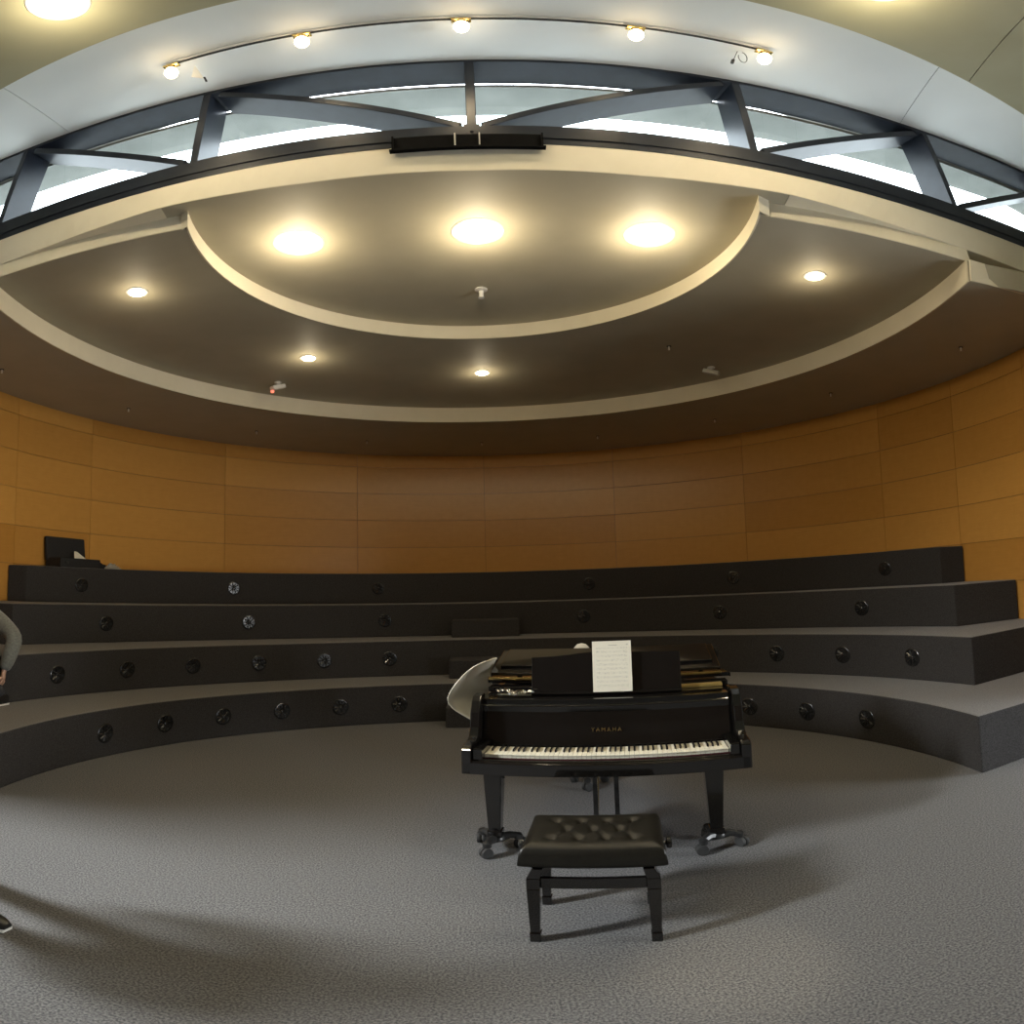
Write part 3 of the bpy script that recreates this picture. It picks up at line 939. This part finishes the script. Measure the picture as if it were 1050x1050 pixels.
# legs with three armed caster brackets
def piano_leg(u, v, z0=.10, z1=.66, rot=0.0):
    bm = BM()
    def sq(h, z): return [(u - h, v - h, z), (u + h, v - h, z), (u + h, v + h, z), (u - h, v + h, z)]
    hexa(bm, sq(.034, z0) + sq(.057, z1 - .05)); hexa(bm, sq(.075, z1 - .06) + sq(.075, z1))
    hexa(bm, sq(.042, z0 - .015) + sq(.042, z0 + .03))
    leg = obj('leg', bm, LQ, piano, bevel=.005)
    bm = BM()
    lathe(bm, [(.05, .085), (.055, .075), (.055, .06), (.04, .055)], c=(u, v, 0), n=16)
    wh = []
    for i in range(3):
        a = rot + i * 2 * PI / 3
        d = Vector((math.cos(a), math.sin(a), 0))
        p = Vector((u, v, .07))
        tube(bm, [p + d * .03, p + d * .08 + Vector((0, 0, .014)), p + d * .12 + Vector((0, 0, .006))], [.030, .025, .022], 8)
        lathe(bm, [(.018, .05), (.027, .058), (.027, .085), (.014, .095)], c=(u + d.x * .125, v + d.y * .125, 0), n=12)
        wh.append((u + d.x * .14, v + d.y * .14, a))
    obj('caster_bracket', bm, M['castiron'], leg, smooth=40)
    for x, y, a in wh:
        bm = BM()
        for s in (-1, 1):
            Mx = Matrix.Translation((x, y, .0235)) @ Matrix.Rotation(a + .9, 4, 'Z') @ Matrix.Rotation(PI / 2, 4, 'Y') @ Matrix.Translation((0, 0, s * .015))
            lathe(bm, [(.012, -.012), (.032, -.012), (.035, -.007), (.035, .007), (.032, .012), (.012, .012)], n=18, M=Mx)
        obj('caster_wheel', bm, M['rubber'], leg, smooth=40)
    return leg
piano_leg(-.655, .36, rot=.35)
piano_leg(.575, .36, rot=-.25)
piano_leg(-.22, 1.62, rot=.5)
# pedal lyre
bm = BM()
for x in (-.096, .028): box(bm, (x, .52, .40), (.028, .03, .54))
box(bm, (-.034, .52, .655), (.26, .10, .07)); box(bm, (-.034, .50, .12), (.26, .13, .06))
lyre = obj('pedal_lyre', bm, LQ, piano, bevel=.004)
for x in (-.10, -.034, .032):
    bm = BM(); box(bm, (x, .39, .085), (.03, .13, .012)); obj('pedal', bm, M['brass'], lyre, bevel=.004)
for x in (-.09, .02):
    bm = BM(); tube(bm, [(x, .57, .12), (x, .86, .69)], .006, 8); obj('lyre_brace', bm, M['brass'], lyre)

def pl2w(u, v, z=0):   # piano local to world
    c, s = math.cos(PA), math.sin(PA)
    return Vector((PK[0] + c * u - s * v, PK[1] + s * u + c * v, z))

# sheet of music on the desk
bm = BM()
T = Matrix.Translation((.038, .303, 1.0185)) @ Matrix.Rotation(math.radians(-5.5), 4, 'X')
n = 8
for k in range(n):
    z0, z1 = .288 * k / n, .288 * (k + 1) / n
    w0, w1 = .1085, .1085
    f = lambda z: .004 * math.sin(z / .288 * 2.2)
    hexa(bm, [T @ Vector(p) for p in [(-w0, f(z0), z0), (w0, f(z0), z0), (w0, f(z0) + .0012, z0), (-w0, f(z0) + .0012, z0), (-w0, f(z1), z1), (w0, f(z1), z1), (w0, f(z1) + .0012, z1), (-w0, f(z1) + .0012, z1)]])
bmesh.ops.remove_doubles(bm, verts=bm.verts[:], dist=1e-5)
sh = obj('sheet_music', bm, M['score'], label='white printed sheet of music standing on the black piano music desk', cat='sheet music')
sh.location = (PK[0], PK[1], .012); sh.rotation_euler = (0, 0, PA)

# cream curved sheet bulging from the left of the piano
bm = BM()
def shell_pt(s, t):
    """s 0..1 from the outer rim to the piano side, t 0..1 from bottom to tip"""
    outer = catmull([(-.78, .785), (-.84, .83), (-.91, .885), (-.938, .94), (-.915, 1.0), (-.865, 1.07), (-.81, 1.125), (-.765, 1.155), (-.705, 1.178)], 4)
    inner = catmull([(-.735, .775), (-.735, .80), (-.735, .85), (-.735, .90), (-.735, .95), (-.735, 1.0), (-.745, 1.06), (-.725, 1.12), (-.70, 1.172)], 4)
    i = min(int(t * (len(outer) - 1)), len(outer) - 1)
    o_, q = outer[i], inner[i]
    u = o_[0] + (q[0] - o_[0]) * s
    z = o_[1] + (q[1] - o_[1]) * s
    v = .50 + .20 * s - .10 * math.sin(PI * t) * (1 - s) ** 2
    return Vector((u, v, z))
NS, NTT = 8, 32
G = [[bm.verts.new(shell_pt(i / NS, j / NTT)) for i in range(NS + 1)] for j in range(NTT + 1)]
for j in range(NTT):
    for i in range(NS):
        bm.faces.new([G[j][i], G[j][i + 1], G[j + 1][i + 1], G[j + 1][i]])
o = obj('curved_sheet', bm, M['shell'], smooth=60, label='cream curved sheet bulging out at the left side of the black grand piano', cat='sheet')
md = o.modifiers.new('thick', 'SOLIDIFY'); md.thickness = .006; md.offset = 1
o.location = (PK[0], PK[1], .012); o.rotation_euler = (0, 0, PA)

# small pale dome on the lid behind the desk
bm = BM(); lathe(bm, [(.074, 0), (.074, .05), (.068, .08), (.055, .120), (.032, .145), (0, .153)], n=24)
o = obj('dome', bm, M['pale'], smooth=50, label='small pale rounded object standing on the piano lid left of the sheet music', cat='ornament')
o.location = pl2w(-.205, 1.22, 1.056 + .012)
# silvery crumple on the left of the music shelf
bm = BM()
rnd = random.Random(5)
for k in range(9):
    c = Vector((-.60 + .19 * k / 8, .27 + rnd.uniform(-.02, .04), 1.022 + rnd.uniform(0, .012)))
    Mx = Matrix.Translation(c) @ Matrix.Rotation(rnd.uniform(0, 3), 4, 'Z') @ Matrix.Rotation(rnd.uniform(-.6, .6), 4, 'X')
    lathe(bm, [(.012, -.006), (.020, 0), (.012, .007), (.004, .009)], n=6, M=Mx)
    if k: tube(bm, [prev, (prev + c) / 2 + Vector((0, 0, .012)), c], .004, 6)
    prev = c
tube(bm, [Vector((-.60, .27, 1.012)), Vector((-.5, .26, 1.012)), Vector((-.41, .27, 1.012))], .009, 8)
o = obj('silver_chain', bm, M['chrome'], smooth=20, label='small shiny silver cluster lying on the left end of the piano music shelf', cat='trinket')
o.location = (PK[0], PK[1], .012); o.rotation_euler = (0, 0, PA)

# ------------------------------------------------------------------ piano bench
bench = empty('piano_bench', (.432, 2.462, 0), -.235, 'black tufted leather piano bench on square wooden legs in front of the piano', 'bench')
bx, by = .232, .175
for sx in (-1, 1):
    for sy in (-1, 1):
        bm = BM()
        def sq(h, z, ox=0): return [(sx * bx - h + ox, sy * by - h, z), (sx * bx + h + ox, sy * by - h, z), (sx * bx + h + ox, sy * by + h, z), (sx * bx - h + ox, sy * by + h, z)]
        hexa(bm, sq(.019, .055) + sq(.027, .30)); hexa(bm, sq(.021, 0) + sq(.022, .05)); hexa(bm, sq(.018, .05) + sq(.018, .056))
        hexa(bm, sq(.027, .30) + sq(.027, .355)); hexa(bm, sq(.027, .355) + sq(.022, .405, -sx * .018))
        obj('leg', bm, LQ, bench, bevel=.003)
bm = BM()
box(bm, (0, -by, .327), (2 * bx - .054, .022, .055)); box(bm, (0, by, .327), (2 * bx - .054, .022, .055))
box(bm, (-bx, 0, .327), (.022, 2 * by - .054, .055)); box(bm, (bx, 0, .327), (.022, 2 * by - .054, .055))
obj('stretcher', bm, LQ, bench, bevel=.003)
bm = BM(); box(bm, (0, 0, .412), (.50, .36, .016)); obj('seat_frame', bm, LQ, bench)
# tufted cushion
bm = BM()
CW, CD, Z0, Z1 = .285, .205, .415, .522
btn = []
for j in range(3):
    for i in range(4 if j % 2 == 0 else 3):
        bx_ = -.165 + .11 * i + (0 if j % 2 == 0 else .055)
        btn.append((bx_, -.10 + .10 * j))
btn += []
def top_z(x, y):
    e = min((CW - abs(x)) / .055, (CD - abs(y)) / .055, 1)
    e = max(e, 0)
    z = Z1 - .045 * (1 - math.sqrt(max(0, 1 - (1 - e) ** 2)))
    for px, py in btn:
        d = math.hypot(x - px, y - py)
        z -= .017 * math.exp(-(d / .022) ** 2)
    # diagonal pleats between buttons
    for i, (px, py) in enumerate(btn):
        for qx, qy in btn[i + 1:]:
            L2 = (qx - px) ** 2 + (qy - py) ** 2
            if L2 > .115 ** 2 + .005 or abs(qy - py) < .05: continue
            t = ((x - px) * (qx - px) + (y - py) * (qy - py)) / L2
            if 0 < t < 1:
                d = math.hypot(x - px - t * (qx - px), y - py - t * (qy - py))
                z -= .006 * math.exp(-(d / .009) ** 2)
    return z
NX, NY = 72, 50
G = [[bm.verts.new((-CW + 2 * CW * i / NX, -CD + 2 * CD * j / NY, top_z(-CW + 2 * CW * i / NX, -CD + 2 * CD * j / NY))) for i in range(NX + 1)] for j in range(NY + 1)]
for j in range(NY):
    for i in range(NX):
        bm.faces.new([G[j][i], G[j][i + 1], G[j + 1][i + 1], G[j + 1][i]])
border = [G[0][i] for i in range(NX)] + [G[j][NX] for j in range(NY)] + [G[NY][i] for i in range(NX, 0, -1)] + [G[j][0] for j in range(NY, 0, -1)]
prev = border
for sc, z in ((1.018, .438), (1.018, .425), (.97, Z0)):
    ring = [bm.verts.new((v.co.x * sc if True else 0, v.co.y * sc, z)) for v in border]
    for i in range(len(border)):
        j = (i + 1) % len(border)
        bm.faces.new([prev[j], prev[i], ring[i], ring[j]])
    prev = ring
bm.faces.new(prev)
cu = obj('cushion', bm, M['leather'], bench, smooth=50)
bm = BM(); lathe(bm, [(.009, 0), (.009, .003), (.005, .006), (0, .007)], n=12)
b0 = obj('button', bm, M['leather'], cu, smooth=50)
for i, (x, y) in enumerate(btn):
    o = b0 if i == 0 else dup(b0, cu)
    o.location = (x, y, top_z(x, y) - .001)
for s in (-1, 1):
    bm = BM()
    Mx = Matrix.Translation((s * .285, 0.02, .425)) @ Matrix.Rotation(s * PI / 2, 4, 'Y')
    lathe(bm, [(.010, -.03), (.010, .012), (.026, .016), (.029, .026), (.026, .036), (.012, .039), (0, .04)], n=18, M=Mx)
    obj('knob', bm, M['ventfin'], bench, smooth=40)

# ------------------------------------------------------------------ things on the topmost tier, left
def frame_at(ang, R, z):
    a = math.radians(ang)
    return Matrix.Translation((WC[0] + R * math.sin(a), WC[1] + R * math.cos(a), z)) @ Matrix.Rotation(-a + PI, 4, 'Z')
ZT4 = 4 * H
ca = -81.5
r = empty('open_case', (0, 0, 0), 0, 'open black case with its lid up on the topmost tier at the far left', 'case')
fa = frame_at(ca, 5.43, ZT4)
r.location = fa.translation; r.rotation_euler = (0, 0, -math.radians(ca) + PI)
# local: x along the wall (towards the picture's left), y towards the room
bm = BM()
box(bm, (0, .02, .012), (.74, .32, .024)); box(bm, (0, .175, .065), (.74, .012, .13)); box(bm, (0, -.135, .065), (.74, .012, .13))
box(bm, (-.364, .02, .065), (.012, .32, .13)); box(bm, (.364, .02, .065), (.012, .32, .13))
obj('tray', bm, M['blackcloth'], r, bevel=.012)
bm = BM(); box(bm, (0, 0, .135), (.72, .06, .34), M=Matrix.Translation((.03, -.115, .13)) @ Matrix.Rotation(.12, 4, 'X')); obj('lid', bm, M['blackcloth'], r, bevel=.02)
bm = BM(); box(bm, (.25, .184, .07), (.05, .012, .03)); obj('latch', bm, M['castiron'], r)
bm = BM(); hexa(bm, [(-.17, .08, .135), (.02, .06, .13), (.02, .07, .135), (-.17, .09, .14), (-.03, .05, .23), (.02, .05, .235), (.02, .055, .236), (-.03, .055, .231)])
o = obj('paper_slip', bm, M['score'], label='white slip of paper sticking out of the open black case', cat='paper')
o.location = r.location; o.rotation_euler = r.rotation_euler
bm = BM()
rnd = random.Random(3)
pts = [Vector((-.36 - .10 * i / 3 + rnd.uniform(-.03, .03), .06 + .06 * math.sin(i * 1.9), .03 + .03 * abs(math.sin(i * 2.3)))) for i in range(5)]
tube(bm, [p for p in pts], [.03, .045, .05, .045, .03], 10)
lathe(bm, [(.035, 0), (.05, .03), (.045, .09), (.02, .12), (0, .125)], c=(-.43, .03, .0), n=14)
o = obj('crumpled_bag', bm, M['blackcloth'], smooth=60, label='small crumpled black bag right beside the open black case', cat='bag')
o.location = r.location + (fa.to_3x3() @ Vector((-.04, 0, 0))); o.rotation_euler = r.rotation_euler
bm = BM()
for k in range(4):
    tube(bm, [(-.66 + -.02 + .15 * math.cos(t) * (1 - .1 * k), .03 + .08 * math.sin(t + .4 * k), .014 + .022 * k + .008 * math.sin(3 * t)) for t in [i * 2 * PI / 24 for i in range(25)]], .010, 8)
o = obj('coiled_cable', bm, M['pale'], smooth=60, label='pale coiled cable lying on the topmost tier right of the crumpled bag', cat='cable')
o.location = r.location + (fa.to_3x3() @ Vector((0, -.0, 0))); o.rotation_euler = (0, 0, r.rotation_euler.z - .13)

# ------------------------------------------------------------------ people
def skin_mesh(name, chain, edges, m, parent=None, sub=2, root=0):
    """chain: list of ((x,y,z), radius or (rx,ry)); edges: index pairs"""
    bm = BM()
    lay = bm.verts.layers.skin.verify()
    vs = []
    for i, (p, rr) in enumerate(chain):
        v = bm.verts.new(p)
        v[lay].radius = rr if isinstance(rr, tuple) else (rr, rr)
        v[lay].use_root = (i == root)
        vs.append(v)
    for a, b in edges:
        bm.edges.new((vs[a], vs[b]))
    me = bpy.data.meshes.new(name); bm.to_mesh(me); bm.free()
    o = bpy.data.objects.new('tmp_skin', me); COL.objects.link(o)
    o.modifiers.new('skin', 'SKIN').use_smooth_shade = True
    sb = o.modifiers.new('sub', 'SUBSURF'); sb.levels = sub; sb.render_levels = sub
    dgx = bpy.context.evaluated_depsgraph_get()
    bpy.context.view_layer.update()
    ev = bpy.data.meshes.new_from_object(o.evaluated_get(bpy.context.evaluated_depsgraph_get()))
    bpy.data.objects.remove(o)
    ev.name = name
    ev.materials.clear(); ev.materials.append(m)
    for p in ev.polygons: p.use_smooth = True
    o = bpy.data.objects.new(name, ev); COL.objects.link(o)
    if parent is not None: o.parent = parent
    return o

def V(*a): return Vector(a)
def lerp(a, b, t): return a + (b - a) * t

def hand(chain, edges, wrist_i, base, d, side, curl):
    """five fingers rooted in the palm; d: hand direction, side: thumb side direction"""
    palm = base + d * .06
    chain.append((tuple(palm), (.030, .018))); pi_ = len(chain) - 1
    edges.append((wrist_i, pi_))
    for k, (off, ln) in enumerate([(-.028, .065), (-.010, .078), (.010, .074), (.028, .058)]):
        p0 = palm + side * -off + d * .035
        p1 = p0 + (d * .9 + curl * .45).normalized() * ln * .5
        p2 = p1 + (d * .6 + curl * .8).normalized() * ln * .5
        i0 = len(chain)
        chain += [(tuple(p0), .0095), (tuple(p1), .0085), (tuple(p2), .007)]
        edges += [(pi_, i0), (i0, i0 + 1), (i0 + 1, i0 + 2)]
    p0 = palm + side * .035 - d * .015
    p1 = p0 + (side * .6 + d * .8).normalized() * .04
    p2 = p1 + (d + curl * .4).normalized() * .03
    i0 = len(chain)
    chain += [(tuple(p0), .012), (tuple(p1), .010), (tuple(p2), .008)]
    edges += [(pi_, i0), (i0, i0 + 1), (i0 + 1, i0 + 2)]

def make_person(root, hip, chest, neck, head_c, face, knees, ankles, elbows, wrists, shoulders, hips_w, coat, trousers, handdirs, toe_dirs, bulk=1.0):
    """all coordinates local to root. index 0 = left, 1 = right"""
    # body (skin): pelvis, spine, neck, head stub, limbs, hands
    ch = [(tuple(hip), (.10, .085)), (tuple(lerp(hip, chest, .5)), (.11, .09)), (tuple(chest), (.12, .09)), (tuple(neck), .050), (tuple(lerp(neck, head_c, .55)), .05)]
    ed = [(0, 1), (1, 2), (2, 3), (3, 4)]
    for i in (0, 1):
        b = len(ch)
        ch += [(tuple(hips_w[i] - V(0, 0, .02)), .062), (tuple(lerp(hips_w[i], knees[i], .5)), .075), (tuple(knees[i]), .055), (tuple(lerp(knees[i], ankles[i], .35)), .052), (tuple(ankles[i]), .036)]
        ed += [(0, b), (b, b + 1), (b + 1, b + 2), (b + 2, b + 3), (b + 3, b + 4)]
        b = len(ch)
        ch += [(tuple(lerp(chest, shoulders[i], .9) - V(0, 0, .025)), .040), (tuple(lerp(shoulders[i], elbows[i], .5)), .045), (tuple(elbows[i]), .038), (tuple(lerp(elbows[i], wrists[i], .4)), .036), (tuple(wrists[i]), .025)]
        ed += [(2, b), (b, b + 1), (b + 1, b + 2), (b + 2, b + 3), (b + 3, b + 4)]
        d, sd, cu_ = handdirs[i]
        hand(ch, ed, b + 4, wrists[i], d, sd, cu_)
    body = skin_mesh('body', ch, ed, M['skin'], root, 1)
    # head with face, joined into the body mesh
    bm = BM(); bm.from_mesh(body.data)
    f = face.normalized(); up = V(0, 0, 1); sdv = f.cross(up).normalized()
    B = Matrix((( sdv.x, f.x, up.x, head_c.x), (sdv.y, f.y, up.y, head_c.y), (sdv.z, f.z, up.z, head_c.z), (0, 0, 0, 1)))
    hb = bmesh.ops.create_uvsphere(bm, u_segments=24, v_segments=18, radius=1.0)
    for v in hb['verts']:
        x, y, z = v.co
        px, py, pz = x * .075, y * .095, z * .115
        if z < 0: px *= 1 + .25 * z; py *= 1 + .12 * z
        # nose, brow, mouth, chin
        if y > 0:
            py += .024 * math.exp(-((px / .014) ** 2 + ((pz + .018) / .022) ** 2))
            py += .006 * math.exp(-((px / .05) ** 2 + ((pz - .022) / .012) ** 2))
            py -= .008 * (math.exp(-(((px - .03) / .016) ** 2 + ((pz - .004) / .012) ** 2)) + math.exp(-(((px + .03) / .016) ** 2 + ((pz - .004) / .012) ** 2)))
            py += .005 * math.exp(-((px / .025) ** 2 + ((pz + .055) / .009) ** 2))
            py += .006 * math.exp(-((px / .025) ** 2 + ((pz + .098) / .02) ** 2))
        v.co = B @ V(px, py, pz)
    for s in (-1, 1):
        lathe(bm, [(0, -.008), (.022, -.006), (.026, 0), (.018, .007), (0, .008)], n=12, M=B @ Matrix.Translation((s * .077, -.01, -.01)) @ Matrix.Rotation(PI / 2, 4, 'Y') @ Matrix.Scale(1.3, 4, (1, 0, 0)))
    bm.to_mesh(body.data); bm.free()
    for p in body.data.polygons: p.use_smooth = True
    for s in (-1, 1):
        bm = BM(); bmesh.ops.create_uvsphere(bm, u_segments=12, v_segments=8, radius=.011, matrix=B @ Matrix.Translation((s * .03, .083, .004)))
        obj('eye', bm, M['ebony'], body, smooth=60)
    # hair
    bm = BM(); hb = bmesh.ops.create_uvsphere(bm, u_segments=24, v_segments=18, radius=1.0)
    for v in hb['verts']:
        x, y, z = v.co
        v.co = V(x * .083, y * .103 - .006, z * .122 + .004)
    kill = [v for v in bm.verts if v.co.z < -.045 or (v.co.y > .035 and v.co.z < .05)]
    bmesh.ops.delete(bm, geom=kill, context='VERTS')
    bm.transform(B)
    h = obj('hair', bm, M['hair'], root, smooth=60)
    md = h.modifiers.new('thick', 'SOLIDIFY'); md.thickness = .006
    # jacket
    cw = [(tuple(lerp(hip, chest, -.22)), (.175, .155)), (tuple(lerp(hip, chest, .12)), (.19, .16)), (tuple(lerp(hip, chest, .55)), (.185, .15)), (tuple(chest), (.20, .145)), (tuple(lerp(chest, neck, .8)), .085)]
    ce = [(0, 1), (1, 2), (2, 3), (3, 4)]
    for i in (0, 1):
        b = len(cw)
        cw += [(tuple(lerp(chest, shoulders[i], .72)), .098), (tuple(lerp(shoulders[i], elbows[i], .08)), .090 * (1 + bulk) / 2), (tuple(lerp(shoulders[i], elbows[i], .5)), .076 * bulk), (tuple(elbows[i]), .068 * bulk), (tuple(lerp(elbows[i], wrists[i], .5)), .060 * bulk * 1.1), (tuple(lerp(elbows[i], wrists[i], .97)), .043 * bulk)]
        ce += [(3, b), (b, b + 1), (b + 1, b + 2), (b + 2, b + 3), (b + 3, b + 4), (b + 4, b + 5)]
    skin_mesh('jacket', cw, ce, coat, root, 1)
    # trousers
    tw = [(tuple(hip), (.14, .12)), (tuple(lerp(hip, chest, .22)), (.155, .13))]
    te = [(0, 1)]
    for i in (0, 1):
        b = len(tw)
        tw += [(tuple(lerp(hips_w[i], knees[i], .12)), .098), (tuple(lerp(hips_w[i], knees[i], .5)), .092), (tuple(knees[i]), .075), (tuple(lerp(knees[i], ankles[i], .5)), .068), (tuple(lerp(knees[i], ankles[i], 1.03)), .058)]
        te += [(0, b), (b, b + 1), (b + 1, b + 2), (b + 2, b + 3), (b + 3, b + 4)]
    skin_mesh('trousers', tw, te, trousers, root, 1)
    # shoes
    for i in (0, 1):
        a = ankles[i]; t = toe_dirs[i].normalized(); sdt = t.cross(V(0, 0, 1)).normalized()
        ground = a.z - .085
        bm = BM()
        prof = [(-.075, .03, .075), (-.05, .036, .085), (.0, .038, .08), (.06, .040, .062), (.12, .044, .045), (.17, .040, .036), (.205, .022, .026)]
        rings = []
        for (l, w, hgt) in prof:
            c = a + t * l
            ring = []
            for (qx, qz) in ((-1, 0), (-1, .5), (-.6, 1), (.6, 1), (1, .5), (1, 0)):
                ring.append(bm.verts.new((c.x + sdt.x * w * qx, c.y + sdt.y * w * qx, ground + .016 + hgt * qz)))
            rings.append(ring)
        for A_, B_ in zip(rings, rings[1:]):
            for k in range(6):
                bm.faces.new([A_[k], A_[(k + 1) % 6], B_[(k + 1) % 6], B_[k]])
        bm.faces.new(rings[0]); bm.faces.new(rings[-1][::-1])
        s_ = obj('shoe', bm, M['shoe'], root, smooth=50)
        bm = BM()
        pl_ = [(l, w + .004) for l, w, _ in prof]
        poly = [(a.x + t.x * l + sdt.x * w, a.y + t.y * l + sdt.y * w) for l, w in pl_] + [(a.x + t.x * l - sdt.x * w, a.y + t.y * l - sdt.y * w) for l, w in pl_[::-1]]
        prism(bm, poly, ground, ground + .016)
        obj('sole', bm, M['whitepl'], s_)

# person seated on the second tier at the left edge (only a grey sleeved arm and a shoe show)
zs2 = 2 * H
p1 = empty('person', (0, 0, 0), 0, 'person seated on the second tier at the left edge, showing a grey sleeved arm', 'person')
make_person(p1, hip=V(-4.56, 3.93, zs2 + .135), chest=V(-4.50, 3.86, zs2 + .44), neck=V(-4.50, 3.80, zs2 + .61), head_c=V(-4.50, 3.75, zs2 + .79), face=V(.3, -1, -.15),
            knees=[V(-4.19, 3.54, zs2 + .045), V(-4.66, 3.50, zs2 + .08)], ankles=[V(-4.018, 3.735, H + .09), V(-4.62, 3.44, H + .09)],
            elbows=[V(-3.975, 3.85, 1.135), V(-4.86, 3.72, 1.15)], wrists=[V(-4.0, 3.735, .80), V(-4.66, 3.50, 1.135)],
            shoulders=[V(-4.27, 3.865, 1.29), V(-4.70, 3.90, 1.39)], hips_w=[V(-4.46, 3.90, zs2 + .115), V(-4.66, 3.93, zs2 + .115)],
            coat=M['greycloth'], trousers=M['darkcloth'],
            handdirs=[(V(-.05, -.05, -1).normalized(), V(.2, -1, 0).normalized(), V(-1, -.2, 0).normalized()), (V(.5, -.6, -.5).normalized(), V(.8, .5, 0).normalized(), V(0, -.3, -1).normalized())],
            toe_dirs=[V(.03, -1, 0), V(0, -1, 0)], bulk=1.25)
p1.location = (0, 0, 0)
# person standing just outside the frame on the left: the shoe tip and the long floor shadow show
p2 = empty('person.001', (-2.30, 1.76, 0), -.12, 'standing person outside the left edge, only a black shoe tip showing on the floor', 'person')
make_person(p2, hip=V(0, 0, .93), chest=V(.0, 0, 1.30), neck=V(.01, 0, 1.47), head_c=V(.03, 0, 1.63), face=V(1, 0, 0),
            knees=[V(-.04, .11, .50), V(.20, -.09, .51)], ankles=[V(-.16, .11, .09), V(.395, -.045, .09)],
            elbows=[V(-.07, .25, 1.10), V(-.07, -.25, 1.10)], wrists=[V(-.06, .25, .86), V(-.06, -.25, .86)],
            shoulders=[V(0, .17, 1.38), V(0, -.17, 1.38)], hips_w=[V(0, .09, .90), V(0, -.09, .90)],
            coat=M['darkcloth'], trousers=M['darkcloth'],
            handdirs=[(V(.1, 0, -1).normalized(), V(1, 0, 0), V(0, -1, 0)), (V(.1, 0, -1).normalized(), V(1, 0, 0), V(0, 1, 0))],
            toe_dirs=[V(1, -.15, 0), V(1, .2, 0)])

# ------------------------------------------------------------------ daylight
w = bpy.data.worlds.new('overcast_sky'); scn.world = w
w.use_nodes = True
N, L = w.node_tree.nodes, w.node_tree.links
bg = N['Background']
tc = N.new('ShaderNodeTexCoord'); sp = N.new('ShaderNodeSeparateXYZ'); L.new(tc.outputs['Generated'], sp.inputs[0])
cr = N.new('ShaderNodeValToRGB')
cr.color_ramp.elements[0].position = 0.0; cr.color_ramp.elements[0].color = (.30, .31, .30, 1)
cr.color_ramp.elements[1].position = .12; cr.color_ramp.elements[1].color = (.86, .93, 1.0, 1)
L.new(sp.outputs['Z'], cr.inputs['Fac']); L.new(cr.outputs['Color'], bg.inputs['Color'])
bg.inputs['Strength'].default_value = 10.0

def portal(name, loc, rot, sx, sy):
    l = bpy.data.lights.new(name, 'AREA'); l.shape = 'RECTANGLE'; l.size = sx; l.size_y = sy
    l.cycles.is_portal = True
    o = bpy.data.objects.new(name, l); COL.objects.link(o); o.location = loc; o.rotation_euler = rot
    return o
# area light shines along local -Z
portal('window_portal', (0, 3.9, 5.35), (math.radians(-90), 0, 0), 10.6, 1.05)
def daylight(loc, rot, sx, sy, power):
    l = bpy.data.lights.new('window_daylight', 'AREA'); l.shape = 'RECTANGLE'; l.size = sx; l.size_y = sy
    l.energy = power; l.color = (.93, .97, 1.0)
    o = bpy.data.objects.new('window_daylight', l); COL.objects.link(o); o.location = loc; o.rotation_euler = rot
    return o
ld = daylight((-WX - .24, 1.30, 4.5), (0, 0, 0), .6, 1.5, 138)
ld.rotation_euler = Vector((5.3, 1.15, -4.5)).to_track_quat('-Z', 'Y').to_euler()
ld.data.spread = math.radians(66)
daylight((WX + .24, .45, 1.0), (0, math.radians(90), 0), 1.6, 1.7, 225)

scn.view_settings.view_transform = 'Standard'
scn.view_settings.look = 'None'
scn.view_settings.gamma = 1.0
scn.view_settings.exposure = 0.0
scn.view_settings.use_curve_mapping = False
scn.cycles.use_denoising = True
scn.cycles.max_bounces = 8
scn.cycles.diffuse_bounces = 5
scn.cycles.sample_clamp_indirect = 6.0
